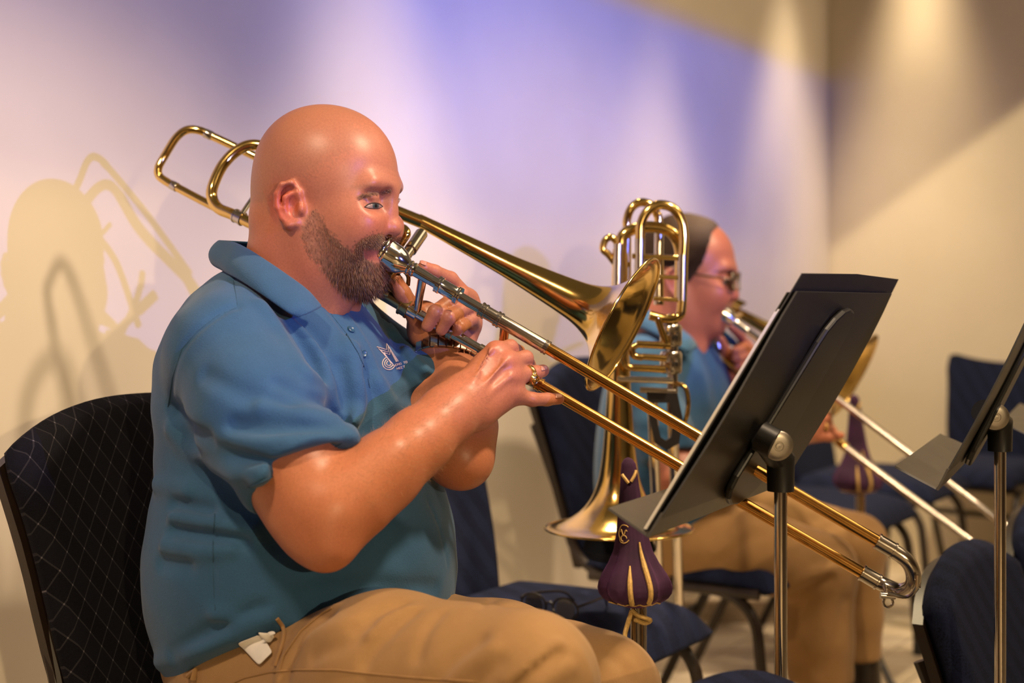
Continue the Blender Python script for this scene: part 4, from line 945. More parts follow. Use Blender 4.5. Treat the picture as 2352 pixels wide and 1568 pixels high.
def right_hand(p):
    wr = W(1068, 915, 1.762); wr2 = W(1092, 940, 1.768)
    d = cone(p, wr, W(1140, 808, 1.800), 0.024, 0.0135)
    for c, r in ((W(1166, 833, 1.795), 0.0150), (W(1178, 867, 1.795), 0.0145), (W(1182, 906, 1.797), 0.0125)):
        d = smin(d, cone(p, wr2, c, 0.022, r), 0.016)
    d = smin(d, ell(p, W(1120, 880, 1.800), (0.030, 0.016, 0.034)), 0.02)
    d = smin(d, cone(p, W(1060, 905, 1.770), W(1100, 872, 1.802), 0.022, 0.016), 0.015)
    for c in ((1136, 803, 1.790), (1164, 829, 1.783), (1175, 864, 1.783), (1182, 902, 1.788)): d = smin(d, sph(p, W(*c), 0.0075), 0.010)
    f = None
    for g in RHf: e = g(p); f = e if f is None else np.minimum(f, e)
    d = smin(d, f, 0.007)
    for a, b in (((1128, 800, 1.778), (1085, 880, 1.742)), ((1160, 830, 1.772), (1098, 900, 1.742)), ((1172, 865, 1.772), (1108, 915, 1.745))):
        d = smin(d, cone(p, W(*a), W(*b), 0.0012, 0.0010), 0.008)               # tendons
    return d
LHf = [fg([(1056, 668, 1.942, 0.0120), (1034, 641, 1.925, 0.0105), (998, 624, 1.900, 0.0094), (973, 614, 1.888, 0.0088)]),
       fg([(1078, 684, 1.945, 0.0120), (1058, 676, 1.905, 0.0108), (1000, 716, 1.868, 0.0098), (982, 748, 1.872, 0.0086)]),
       fg([(1086, 712, 1.945, 0.0118), (1076, 704, 1.905, 0.0104), (1030, 728, 1.868, 0.0096), (1014, 757, 1.875, 0.0084)]),
       fg([(1086, 744, 1.945, 0.0112), (1082, 734, 1.905, 0.0094), (1056, 750, 1.880, 0.0088), (1044, 768, 1.890, 0.0078)]),
       fg([(975, 765, 1.925, 0.0160), (946, 708, 1.905, 0.0128), (924, 672, 1.893, 0.0112), (905, 642, 1.888, 0.0100), (897, 630, 1.888, 0.0088)])]
def left_hand(p):
    wr = W(1030, 805, 1.945)
    d = cone(p, wr, W(1050, 690, 1.955), 0.027, 0.020)
    for c in ((1074, 690, 1.955), (1080, 718, 1.955), (1078, 748, 1.955)): d = smin(d, cone(p, wr, W(*c), 0.024, 0.015), 0.016)
    d = smin(d, ell(p, W(995, 762, 1.935), (0.034, 0.024, 0.030)), 0.02)
    d = smin(d, ell(p, W(975, 740, 1.925), (0.022, 0.018, 0.030)), 0.015)
    f = None
    for g in LHf: e = g(p); f = e if f is None else np.minimum(f, e)
    return smin(d, f, 0.006)
rh = boxed(right_hand, W(1050, 960, 1.72)*[1, 1, 1]-[0.03, 0.0, 0.02], W(1310, 770, 1.90)+[0.01, 0.0, 0.02], 0.03)
lh = boxed(left_hand, np.array([-0.18, 1.84, 1.0]), np.array([-0.03, 2.0, 1.17]), 0.03)
arms_b = boxed(arms, (-0.46, 1.54, 0.74), (0.05, 2.14, 1.14), 0.05)
def torso_core(p):
    d = ell(p, W(650, 900, 1.93), (0.10, 0.13, 0.16), BF); return smin(d, cone(p, W(560, 825, 1.80), W(820, 810, 2.02), 0.040, 0.036), 0.04)
def body1(p):
    a = arms_b(p); d = smin(smin(torso_core(p), head1(p), 0.04), a, 0.03)
    return np.minimum(np.minimum(d, smin(a, rh(p), 0.012)), smin(a, lh(p), 0.012))
def pin(px, py, poly):
    x = px; y = py; ins = np.zeros(len(x), bool); n = len(poly)
    for i in range(n):
        x0, y0 = poly[i]; x1, y1 = poly[(i+1) % n]
        c = ((y0 > y) != (y1 > y)) & (x < (x1-x0)*(y-y0)/(y1-y0+1e-9)+x0); ins ^= c
    return ins
BEARD = [(742, 488), (762, 520), (782, 550), (806, 572), (830, 590), (836, 572), (848, 560), (868, 550), (888, 546), (908, 552), (915, 575), (880, 580), (850, 582), (852, 602), (874, 612), (895, 612), (900, 640), (880, 676), (845, 700), (805, 690), (782, 664), (764, 636), (740, 612), (722, 590), (711, 556), (714, 528), (726, 504)]
rng = np.random.RandomState(3)
def head_px(q):
    return 745+HS*(0.956*q[:, 0]-0.292*np.abs(q[:, 1])), 400-HS*q[:, 2]
def blob(px, py, x, y, r): return np.exp(-(((px-x)**2+(py-y)**2)/r**2))
def skin1(Vw):
    n = len(Vw); c = np.tile(SK, (n, 1)); q = H1.loc(Vw); px, py = head_px(q); inh = (Vw[:, 2] > 0.98) & (q[:, 0] > -0.13) & (q[:, 0] < 0.14) & (np.abs(q[:, 1]) < 0.11) & (Vw[:, 2] > 1.045)
    inh &= ~((Vw[:, 0] > -0.135) & (Vw[:, 2] < 1.17) & (Vw[:, 1] > 1.875))
    jit = rng.normal(0, 4, (n, 2))
    b = pin(px+jit[:, 0], py+jit[:, 1], BEARD) & inh
    red = np.zeros(n)
    for x, y, r, a in ((668, 480, 38, 0.9), (900, 530, 32, 0.5), (850, 525, 45, 0.35), (600, 560, 60, 0.5), (700, 640, 80, 0.5), (850, 520, 30, 0.3)): red += a*blob(px, py, x, y, r)
    red = np.clip(red, 0, 1)*inh
    c = c*(1-red[:, None]*0.5)+np.array([0.50, 0.105, 0.058])*red[:, None]*0.5
    er = (np.clip(1.3*blob(px, py, 668, 480, 46), 0, 1)*inh*(np.abs(q[:, 1]) > 0.068))[:, None]*0.6; c = c*(1-er)+np.array([0.50, 0.085, 0.045])*er
    cap = inh & (py < 470) & (px < 850+jit[:, 0]*4) & (py < 330+0.62*(860-px)+jit[:, 1]*3)                     # shaved scalp, slightly greyer
    c[cap] = c[cap]*np.array([0.86, 0.92, 0.95])
    brow = inh & (np.abs(py-(452-0.22*(px-820)*(px < 868)+0.10*(px-868)*(px > 868)-6)) < 5+jit[:, 0]*0.3) & (px > 822) & (px < 905) & (np.abs(q[:, 1]) > 0.006)
    c[brow] = c[brow]*0.75+np.array([0.22, 0.115, 0.06])*0.25
    lip = inh & ~b & (px > 848) & (px < 900) & (py > 568) & (py < 606) & (q[:, 0] > 0.045); c[lip] = np.array([0.38, 0.12, 0.08])
    hb = np.clip(rng.normal(1, 0.25, n), 0.4, 1.7)[:, None]
    dark = np.clip((px-720)/130, 0.0, 1)[:, None]
    bc_ = (np.array([0.26, 0.13, 0.075])*(1-dark)+np.array([0.135, 0.068, 0.040])*dark)*hb
    c[b] = c[b]*0.3+bc_[b]*0.7
    lid = inh & (blob(px, py, 864, 484, 16) > 0.5); c[lid] = c[lid]*np.array([0.82, 0.78, 0.84])
    kn = np.zeros(n)                                                             # knuckles and fingertips run redder
    for X in ((1136, 803, 1.79), (1164, 829, 1.783), (1175, 864, 1.783), (1250, 852, 1.83), (1284, 916, 1.83), (972, 614, 1.89), (905, 645, 1.885)): kn += np.exp(-(((Vw-W(*X))**2).sum(-1))/0.012**2)
    kn = np.clip(kn, 0, 1)[:, None]*0.5; c = c*(1-kn)+np.array([0.50, 0.135, 0.075])*kn
    fl = np.exp(-(polyline_dist(Vw, [W(1068, 915, 1.73), W(742, 1212, 1.60)])/0.12)**2)[:, None]*0.25*(~inh)[:, None]
    c = c*(1-fl)+np.array([0.53, 0.165, 0.070])*fl
    return c
man1 = thing('person', 'bald bearded person in a blue polo and khaki trousers playing the near trombone', 'person', (-0.26, 1.88, FZ))
b1, Vb1 = body_obj('body', body1, (-0.50, 1.50, 0.66), (0.22, 2.20, 1.40), 0.0023, 'skin', man1, skin1, 1)
# eyes: almond patches lying in the lids, with lash line; lids' shape sampled on the head
t = NT('eye'); at_ = t.n('ShaderNodeVertexColor', layer_name='Col'); t.l(at_.outputs['Color'], t.b.inputs['Base Color']); t.b.inputs['Roughness'].default_value = 0.22; t.b.inputs['Specular IOR Level'].default_value = 0.3; M['eye'] = t.m
simple('lash', (0.05, 0.024, 0.014, 1), 0.6)
up = catmull([(838, 475, 0), (846, 469, 0), (858, 466, 0), (870, 468, 0), (879, 474, 0)], 6); lowr = catmull([(838, 475, 0), (847, 477.2, 0), (858, 478.2, 0), (870, 477.4, 0), (879, 474, 0)], 6)
NR = 8; gp = [(a.x+(b.x-a.x)*k/NR, a.y+(b.y-a.y)*k/NR) for a, b in zip(up, lowr) for k in range(NR+1)]
def plain_head(p): return head_core(H1.loc(p))
EP = H1.loc(hits(plain_head, gp, 1.6, 2.1)); ELN = len(up)
def eyes(H, parent):
    for s in (1, -1):
        q = EP.copy(); nrm = q-EYE; nrm /= np.linalg.norm(nrm, axis=1)[:, None]; cols = []
        for k, (x, y) in enumerate(gp):
            i_, j_ = divmod(k, NR+1); q[k] += nrm[k]*(0.0004+0.0012*math.sin(math.pi*i_/(ELN-1))*math.sin(math.pi*j_/NR)); r = math.hypot((x-862)/7.0, (y-471.5)/8.5)
            cols.append((0.012, 0.010, 0.009) if r < 0.5 else ((0.055, 0.075, 0.07) if r < 1.0 else (0.27, 0.19, 0.16)))
        q[:, 1] *= s; Vq = [H.world(v) for v in q]
        me = mesh('eye', Vq, [(i_*(NR+1)+j_, (i_+1)*(NR+1)+j_, (i_+1)*(NR+1)+j_+1, i_*(NR+1)+j_+1) for i_ in range(ELN-1) for j_ in range(NR)]); vcol(me, np.array(cols)); eo = link('eye', me, 'eye', parent)
        for row, rr, nm in ((0, 0.0010, 'upper_lash'), (NR, 0.0005, 'lower_lash')):
            mb = MB(); mb.tube([Vector(Vq[i_*(NR+1)+row]) for i_ in range(ELN)], [rr*(0.5+0.5*math.sin(math.pi*(0.15+0.7*i_/(ELN-1)))) for i_ in range(ELN)], 6); mb.build(nm, 'lash', eo)
        lid = [(x, y-5.5-2*math.sin(math.pi*k/(len(up)-1))) for k, (x, y, _) in enumerate(up)]
eyes(H1, man1)
# eyebrows
bp_ = [(826+74*u_, 455-22*u_+8*u_*u_+rng.normal(0, 2.6)) for u_ in rng.rand(300)]; hb_ = hits(plain_head, bp_, 1.6, 2.1); hb_ = H1.loc(hb_[~np.isnan(hb_[:, 0])])
BV = []; BFc = []
for s in (1, -1):
    for qq in hb_:
        dr = np.array([-0.55, -0.75, 0.30])+rng.normal(0, 0.25, 3); dr /= np.linalg.norm(dr); Lh = 0.0045+0.003*rng.rand(); nn = np.array([0.8, -0.55, 0.15])
        sd = np.cross(dr, nn); sd = sd/np.linalg.norm(sd)*0.00022
        pts_ = [qq-sd, qq+sd, qq+dr*Lh*0.5+nn*0.0010-sd*0.8, qq+dr*Lh*0.5+nn*0.0010+sd*0.8, qq+dr*Lh+nn*0.0004]; k = len(BV)
        BV += [H1.world(v*np.array([1, s, 1])) for v in pts_]; BFc += [(k, k+1, k+3, k+2), (k+2, k+3, k+4)]
simple('brow_hair', (0.24, 0.12, 0.06, 1), 0.6, 0, 0.5, 150)
eb = link('eyebrows', mesh('eyebrows', BV, BFc), 'brow_hair', man1); eb['kind'] = 'stuff'
# beard hairs
q = H1.loc(Vb1); px, py = head_px(q); sel = np.where(pin(px, py, BEARD) & (Vb1[:, 2] > 1.045) & (np.abs(q[:, 1]) < 0.09) & (q[:, 0] > -0.03) & (Vb1[:, 0] < -0.12) & (Vb1[:, 1] < 1.95))[0]
sel = rng.choice(sel, min(len(sel), 9000), False); HV = []; HF = []
for i in sel:
    qq = q[i]; x = px[i]; y = py[i]
    dens = min(1, max(0.35, (x-715)/90));
    if rng.rand() > dens: continue
    nrm = qq-np.array([0.02, 0, -0.07]); nrm = nrm/np.linalg.norm(nrm)
    chin = min(1, max(0, (y-590)/60)); L = 0.0035+0.0060*chin*rng.rand()+0.002*rng.rand()+0.003*chin
    dr = np.array([0.25-0.55*chin*0, 0.0, -1.0])+nrm*0.55+rng.normal(0, 0.22, 3); dr /= np.linalg.norm(dr)
    sd = np.cross(dr, nrm); sd = sd/(np.linalg.norm(sd)+1e-6)*0.00026
    a = H1.world(qq-nrm*0.0006); m_ = H1.world(qq+dr*L*0.55+nrm*0.0012); e_ = H1.world(qq+dr*L+nrm*0.0006); sw = H1.R @ sd
    k = len(HV); HV += [a-sw, a+sw, m_-sw*0.8, m_+sw*0.8, e_]; HF += [(k, k+1, k+3, k+2), (k+2, k+3, k+4)]
me = mesh('beard', HV, HF); bo = link('beard', me, 'beard_hair', man1); bo['kind'] = 'stuff'
# forearm hairs and finger nails
selr = np.where((polyline_dist(Vb1, [W(800, 1110, 1.65), W(1010, 930, 1.73)]) < 0.06) & (Vb1[:, 2] > 0.84) & (Vb1[:, 2] < 1.03))[0]; selr = rng.choice(selr, min(len(selr), 2200), False)
axf = W(1068, 915, 1.762)-W(748, 1200, 1.635); axf /= np.linalg.norm(axf); AV = []; AF = []
for i in selr:
    p0 = Vb1[i]; c0 = W(748, 1200, 1.635)+axf*((p0-W(748, 1200, 1.635)) @ axf); nn = p0-c0; nn /= np.linalg.norm(nn)+1e-9
    dr = axf*0.7-z_*0.35+nn*0.35+rng.normal(0, 0.25, 3); dr /= np.linalg.norm(dr); Lh = 0.006+0.006*rng.rand(); sd = np.cross(dr, nn); sd = sd/(np.linalg.norm(sd)+1e-9)*0.00012; k = len(AV)
    AV += [p0-sd, p0+sd, p0+dr*Lh]; AF.append((k, k+1, k+2))
simple('arm_hair', (0.36, 0.19, 0.09, 1), 0.6); ah = link('arm_hair', mesh('arm_hair', AV, AF), 'arm_hair', man1); ah['kind'] = 'stuff'
t = simple('nail', (0.52, 0.235, 0.165, 1), 0.25, 0, 0.05, 60)
def nail(sdf, c, ux, uy, L, Wd):
    V = []; nr, ncc = 7, 7; pix = []
    for i in range(nr):
        for j in range(ncc):
            a = (i/(nr-1)-0.5)*2; b = (j/(ncc-1)-0.5)*2; b *= math.sqrt(max(0.05, 1-max(0, a)**2*0.85)); pix.append((c[0]+ux[0]*a*L+uy[0]*b*Wd, c[1]+ux[1]*a*L+uy[1]*b*Wd))
    h = hits(sdf, pix, 1.5, 2.1)
    if np.isnan(h).any(): return
    V = h+grads(sdf, h)*0.0005
    o = link('finger_nail', mesh('finger_nail', V, [(i*ncc+j, i*ncc+j+1, (i+1)*ncc+j+1, (i+1)*ncc+j) for i in range(nr-1) for j in range(ncc-1)]), 'nail', man1)
    s_ = o.modifiers.new('t', 'SOLIDIFY'); s_.thickness = 0.0007
nail(right_hand, (1284, 909), (1, 0.0), (0, 1), 8, 5); nail(right_hand, (1250, 845), (1, -0.2), (0.2, 1), 7, 5); nail(left_hand, (972, 604), (-1, -0.35), (-0.3, 1), 7, 4)
# ---- polo shirt
HEM = [W(1045, 1392, 1.76), W(720, 1396, 1.66), W(360, 1650, 1.86)]
hn = np.cross(HEM[1]-HEM[0], HEM[2]-HEM[0]); hn /= np.linalg.norm(hn); hn = -hn if hn[2] > 0 else hn     # points down
ad = W(700, 1105, 1.635)-W(590, 950, 1.69); ad /= np.linalg.norm(ad)
lad = W(1062, 1052, 1.83)-W(880, 790, 2.07); lad /= np.linalg.norm(lad)
def polo_base(p):
    d = ell(p, V3((-0.280, 1.905, 0.745)), (0.200, 0.220, 0.255), BF)
    d = smin(d, ell(p, V3((-0.322, 1.925, 0.985)), (0.138, 0.180, 0.165), BF), 0.08)
    d = smin(d, ell(p, V3((-0.258, 1.875, 0.965)), (0.092, 0.140, 0.110), BF), 0.06)
    d = smin(d, cone(p, W(530, 815, 1.79), W(815, 800, 2.03), 0.058, 0.046), 0.06)
    d = smin(d, cone(p, W(610, 700, 1.92), W(545, 775, 1.83), 0.046, 0.055), 0.05)
    d = smin(d, cone(p, W(650, 705, 1.93), W(775, 765, 2.00), 0.046, 0.050), 0.05)
    sl = chain(p, [(W(520, 812, 1.765), 0.072), (W(592, 945, 1.700), 0.074), (W(688, 1090, 1.648), 0.0660), (W(720, 1138, 1.635), 0.0650)], 0.03)
    sl = smax(sl, (p-W(690, 1098, 1.640)) @ ad, 0.004)
    d = smin(d, sl, 0.035)
    ll = chain(p, [(W(830, 800, 2.05), 0.050), (W(900, 850, 1.99), 0.052), (W(950, 900, 1.945), 0.056), (W(1000, 965, 1.90), 0.057)], 0.03)
    ll = smax(ll, (p-W(985, 940, 1.915)) @ lad, 0.004)
    return smin(d, ll, 0.03)
fo = Folds()
for pix, amp, wid in [
    ([(544, 700), (470, 745), (418, 802), (395, 870), (385, 935)], -0.0030, 0.0045),
    ([(535, 640), (542, 672), (546, 708)], -0.0022, 0.004),
    ([(660, 735), (705, 785), (740, 835), (752, 885)], 0.0075, 0.011), ([(628, 700), (675, 760), (712, 815), (728, 860)], -0.006, 0.009),
    ([(690, 735), (740, 790), (770, 850)], -0.005, 0.009), ([(600, 700), (650, 770), (690, 840)], 0.004, 0.010),
    ([(706, 860), (752, 905), (782, 950)], 0.0055, 0.009), ([(640, 880), (715, 915), (770, 950)], -0.0045, 0.008), ([(600, 930), (690, 950), (770, 962)], 0.0045, 0.010),
    ([(540, 975), (650, 985), (775, 990)], -0.005, 0.009), ([(500, 1010), (620, 1018), (770, 1008)], 0.005, 0.010), ([(400, 940), (470, 1005), (545, 1048), (660, 1058), (755, 1025)], -0.006, 0.010),
    ([(395, 985), (450, 1040), (530, 1085), (600, 1095)], 0.005, 0.012), ([(560, 1130), (650, 1095), (795, 1030)], -0.0025, 0.0035), ([(470, 860), (560, 905), (660, 930)], -0.003, 0.012),
    ([(758, 715), (800, 770), (826, 810), (846, 860)], -0.0030, 0.005), ([(790, 712), (830, 770), (858, 830), (872, 880)], 0.0020, 0.004),
    ([(806, 800), (822, 880), (820, 950), (806, 1005)], 0.0085, 0.014), ([(838, 860), (850, 920), (838, 980)], -0.006, 0.011), ([(780, 840), (792, 900), (790, 960)], -0.006, 0.011),
    ([(870, 880), (900, 930), (940, 950)], 0.006, 0.012), ([(905, 770), (925, 820), (945, 870)], -0.004, 0.008), ([(930, 800), (955, 830), (975, 850)], 0.004, 0.007), ([(945, 850), (965, 862), (982, 868)], -0.004, 0.006),
    ([(326, 1165), (400, 1185), (500, 1203), (580, 1220)], 0.0075, 0.010), ([(330, 1140), (400, 1160), (480, 1172)], -0.006, 0.009), ([(323, 1200), (400, 1218), (490, 1232), (560, 1240)], -0.0075, 0.009),
    ([(322, 1232), (380, 1252), (450, 1265), (530, 1258)], 0.0060, 0.010), ([(320, 1100), (360, 1112), (430, 1125)], 0.005, 0.010), ([(322, 1280), (370, 1292), (430, 1298)], -0.004, 0.010),
    ([(560, 1110), (600, 1180), (640, 1240)], -0.004, 0.014), ([(365, 1523), (430, 1497), (500, 1472), (615, 1418)], 0.0055, 0.010), ([(400, 1505), (480, 1452), (600, 1400)], -0.0045, 0.010), ([(497, 1412), (550, 1425), (590, 1420)], 0.0045, 0.010),
    ([(485, 1200), (490, 1300), (492, 1400)], -0.0014, 0.003), ([(985, 1150), (1015, 1230), (1030, 1300)], -0.0015, 0.003), ([(700, 1360), (850, 1345), (1000, 1350)], -0.003, 0.012), ([(720, 1378), (880, 1358), (1040, 1372)], -0.0018, 0.003)]:
    fo.line(polo_base, pix, amp*1.9, wid)
def polo(p):
    d = fo(p, polo_base(p))
    d = d+0.0009*np.sin(p[:, 2]*95+p[:, 0]*30)*np.sin(p[:, 0]*60+p[:, 1]*45)
    nk = H1.loc(p); neck = chain(nk, [(hp(680, 480), 0.056), (hp(682, 590), 0.0650), (hp(672, 680), 0.0720)], 0.03)
    d = smax(d, -neck, 0.006)
    return smax(d, (p-HEM[0]) @ hn, 0.004)
sh, _ = body_obj('polo_shirt', polo, (-0.60, 1.50, 0.50), (0.02, 2.28, 1.22), 0.0036, 'polo', man1, None, 1)
# collar: folded band round the neck
near_top = [(512, 552, 1.945), (540, 556, 1.885), (571, 571, 1.845), (611, 597, 1.815), (659, 630, 1.798), (707, 666, 1.790), (740, 704, 1.795)]
near_bot = [(505, 605, 1.950), (516, 624, 1.860), (548, 642, 1.806), (596, 673, 1.765), (640, 704, 1.748), (664, 720, 1.744), (684, 729, 1.750)]
nc = W(655, 640, 1.925)
def mirror_body(p): return p-2*((p-nc) @ r_)*r_
Tn = [W(*a) for a in near_top]; Bn = [W(*a) for a in near_bot]
top = [mirror_body(a) for a in Tn[:0:-1]]+Tn; bot = [mirror_body(a) for a in Bn[:0:-1]]+Bn
tc_ = catmull([Vector(a) for a in top], 5); bc2 = catmull([Vector(a) for a in bot], 5); V = []; n = len(tc_); mrows = 9
for i in range(n):
    mid = (tc_[i]+bc2[i])/2; outv = mid-Vector(nc); outv.z = 0; outv.normalize()
    for j in range(mrows+1):
        u = j/mrows; V.append(tc_[i].lerp(bc2[i], u)+outv*0.010*math.sin(math.pi*u)**0.8)
Fc = [(i*(mrows+1)+j, (i+1)*(mrows+1)+j, (i+1)*(mrows+1)+j+1, i*(mrows+1)+j+1) for i in range(n-1) for j in range(mrows)]
me = mesh('collar', V, Fc); co = link('collar', me, 'polo', sh)
md_ = co.modifiers.new('thickness', 'SOLIDIFY'); md_.thickness = 0.0035; md_.offset = 0
md_ = co.modifiers.new('round', 'SUBSURF'); md_.levels = 1; md_.render_levels = 1
# undershirt glimpse, buttons, chest embroidery
mb = MB(); cpt = Vector(W(772, 722, 1.865)); mb.lathe(cpt, (0.5, -0.6, 0.6), [(0, 0.001), (0, 0.010), (-0.010, 0.012)], 16); mb.build('undershirt', 'white_cotton', sh)
def ons(sdf, pix, off=0.0, d0=1.3, d1=2.6):
    h = hits(sdf, pix, d0, d1); ok = ~np.isnan(h[:, 0]); h = h[ok]; off = np.broadcast_to(np.asarray(off), (len(pix),))[ok]
    return [Vector(v) for v in h+grads(sdf, h)*off[:, None]]
def on(sdf, px, py, off=0.0, d0=1.3, d1=2.6): return ons(sdf, [(px, py)], off, d0, d1)[0]
for bx, by in ((806, 757), (835, 812)):
    h = hit(polo, bx, by); g = grad(polo, h)
    mb = MB(); mb.lathe(Vector(h), Vector(g), [(-0.002, 0.0052), (0.0016, 0.0052), (0.0022, 0.0042), (0.0014, 0.003), (0.0014, 0.0003)], 16); mb.build('button', 'button', sh)
def stitch(name, lines, r, mat, parent, sdf, off=0.0004, n=4, **kw):
    mb = MB(); flat = [q for ln in lines for q in ln]; allp = ons(sdf, flat, off, **kw); k = 0
    if len(allp) != len(flat): return None
    for ln in lines: mb.tube(allp[k:k+len(ln)], r, 6); k += len(ln)
    return mb.build(name, mat, parent)
def dens(ln, step=2.5):
    out = []
    for (a, b), (c, d) in zip(ln[:-1], ln[1:]):
        m_ = max(1, int(math.hypot(c-a, d-b)/step)); out += [(a+(c-a)*k/m_, b+(d-b)*k/m_) for k in range(m_)]
    return out+[ln[-1]]
lg = lambda pts: dens([(860+x/17.42, 780+y/17.42) for x, y in pts])
logo = [lg([(95, 290), (480, 405), (480, 160), (950, 870)]), lg([(230, 410), (545, 505), (545, 270), (905, 880)]), lg([(370, 520), (605, 605), (620, 410), (870, 890)]),
        lg([(150, 350), (790, 1060)]), lg([(235, 415), (735, 985)]), lg([(375, 530), (660, 960)])]
for r0 in (1.0, 0.66, 0.36):
    logo.append(lg([(565+255*r0*math.cos(q)*1.0, 950+255*r0*math.sin(q)) for q in np.linspace(0.4, 4.25, 14)]))
stitch('chest_logo', logo, 0.00065, 'logo_thread', sh, polo)
# lettering beside the emblem
FONT = {'V': [[(0, 1), (.5, 0), (1, 1)]], 'E': [[(1, 1), (0, 1), (0, 0), (1, 0)], [(0, .5), (.8, .5)]], 'R': [[(0, 0), (0, 1), (.9, 1), (.9, .5), (0, .5)], [(.4, .5), (1, 0)]], 'O': [[(0, 0), (0, 1), (1, 1), (1, 0), (0, 0)]],
        'T': [[(0, 1), (1, 1)], [(.5, 1), (.5, 0)]], 'I': [[(.5, 1), (.5, 0)]], 'N': [[(0, 0), (0, 1), (1, 0), (1, 1)]], 'C': [[(1, 1), (0, 1), (0, 0), (1, 0)]]}
def letters(txt, x0, y0, ux, uy, vx, vy):
    L = []
    for k, ch in enumerate(txt):
        for st_ in FONT.get(ch, []):
            L.append(dens([(x0+(k*1.35+a)*ux-b*vx, y0+(k*1.35+a)*uy-b*vy) for a, b in st_], 1.2))
    return L
stitch('chest_lettering', letters('ERO TO', 908, 841, 3.6, -1.0, 1.0, 4.2)+letters('NECT', 912, 849, 3.6, -1.0, 1.0, 4.2), 0.00042, 'logo_thread', sh, polo)
seams = [[(546, 706), (500, 725), (455, 760), (418, 802), (396, 868), (386, 935)], [(536, 645), (541, 672), (546, 706)], [(575, 1118), (640, 1088), (720, 1050), (785, 1018)], [(493, 1180), (489, 1250), (490, 1330), (494, 1400)], [(756, 716), (796, 766), (824, 812), (842, 856), (850, 890)]]
for sl_ in seams: stitch('seam', [dens(sl_, 7)], 0.0007, 'polo_seam', sh, polo, 0.0001)
# ---- trousers
RT = [(W(640, 1590, 1.79), 0.095), (W(900, 1572, 1.65), 0.100), (W(1080, 1584, 1.58), 0.086), (W(1212, 1568, 1.525), 0.072)]
LT = [(W(860, 1500, 1.97), 0.105), (W(1150, 1535, 1.82), 0.078), (W(1300, 1565, 1.74), 0.064), (W(1385, 1592, 1.69), 0.052)]
def shin(k): 
    a = k[-1][0]; b = np.array([a[0]+0.02, a[1]-0.02, FZ+0.09]); return [(a, 0.070), ((a+b)/2, 0.062), (b, 0.056)]
def pants_base(p):
    d = ell(p, V3((-0.285, 1.90, 0.640)), (0.172, 0.190, 0.13), BF)
    d = smin(d, chain(p, RT, 0.04), 0.05); d = smin(d, chain(p, shin(RT), 0.03), 0.03)
    e = smin(chain(p, LT, 0.04), chain(p, shin(LT), 0.03), 0.03)
    return smin(d, e, 0.02)
fp = Folds()
for pix, amp, wid in [([(640, 1575), (640, 1545), (660, 1500), (715, 1430), (770, 1393)], 0.0045, 0.006), ([(656, 1568), (668, 1520), (715, 1448), (760, 1410)], -0.005, 0.007),
    ([(820, 1440), (870, 1405), (920, 1385)], -0.005, 0.009), ([(850, 1455), (895, 1420), (940, 1398)], 0.0045, 0.008), ([(840, 1520), (870, 1480), (920, 1430), (950, 1405)], -0.0045, 0.008), ([(960, 1510), (975, 1460), (1010, 1410)], -0.0028, 0.007),
    ([(1170, 1568), (1220, 1525), (1265, 1490), (1285, 1478)], 0.0055, 0.006), ([(1180, 1575), (1232, 1535), (1278, 1498)], -0.005, 0.007), ([(1100, 1568), (1130, 1540), (1150, 1520)], -0.003, 0.007), ([(1240, 1575), (1280, 1545), (1310, 1530)], 0.004, 0.010),
    ([(1070, 1385), (1100, 1370), (1105, 1360)], 0.003, 0.004), ([(1110, 1395), (1130, 1380), (1150, 1375)], -0.003, 0.004), ([(1330, 1500), (1345, 1530), (1355, 1568)], 0.003, 0.010), ([(700, 1470), (760, 1440), (820, 1425)], 0.003, 0.012), ([(720, 1510), (800, 1475), (850, 1440)], -0.003, 0.010), ([(1000, 1568), (1040, 1520), (1100, 1470)], -0.0035, 0.010), ([(1030, 1568), (1070, 1530), (1130, 1490)], 0.0035, 0.010), ([(1400, 1500), (1430, 1530), (1450, 1568)], -0.003, 0.008)]:
    fp.line(pants_base, pix, amp*1.4, wid)
def pants(p):
    d = fp(p, pants_base(p)); return smax(d, FZ+0.045-p[:, 2], 0.004)
pa, _ = body_obj('trousers', pants, (-0.62, 1.30, FZ), (0.40, 2.20, 0.90), 0.0046, 'khaki', man1, None, 1)
stitch('side_seam', [dens([(535, 1568), (560, 1556), (620, 1543), (680, 1538), (770, 1538), (850, 1547), (950, 1556), (1040, 1562), (1100, 1566)], 6), dens([(642, 1538), (652, 1505), (690, 1450), (740, 1408), (762, 1396)], 6)], 0.0011, 'seam_thread', pa, pants, 0.0002)
# pocket with the white lining pulled out
def patch(name, poly_rows, mat, parent, sdf, off, thick, bul=0.0):
    nr = len(poly_rows); nc_ = len(poly_rows[0])
    V = ons(sdf, [q for row in poly_rows for q in row], [off+bul*math.sin(math.pi*i/(nr-1))*math.sin(math.pi*j/(nc_-1)) for i in range(nr) for j in range(nc_)])
    Fc = [(i*nc_+j, i*nc_+j+1, (i+1)*nc_+j+1, (i+1)*nc_+j) for i in range(nr-1) for j in range(nc_-1)]
    o = link(name, mesh(name, V, Fc), mat, parent); s_ = o.modifiers.new('t', 'SOLIDIFY'); s_.thickness = thick; s_.offset = 0; s_ = o.modifiers.new('s', 'SUBSURF'); s_.levels = 2; s_.render_levels = 2
    return o
both = lambda p: np.minimum(polo(p), pants(p))
def rows(q0, q1, q2, q3, nr, nc_):
    return [[(((q0[0]*(1-v)+q1[0]*v)*(1-u)+(q3[0]*(1-v)+q2[0]*v)*u), ((q0[1]*(1-v)+q1[1]*v)*(1-u)+(q3[1]*(1-v)+q2[1]*v)*u)) for v in np.linspace(0, 1, nc_)] for u in np.linspace(0, 1, nr)]
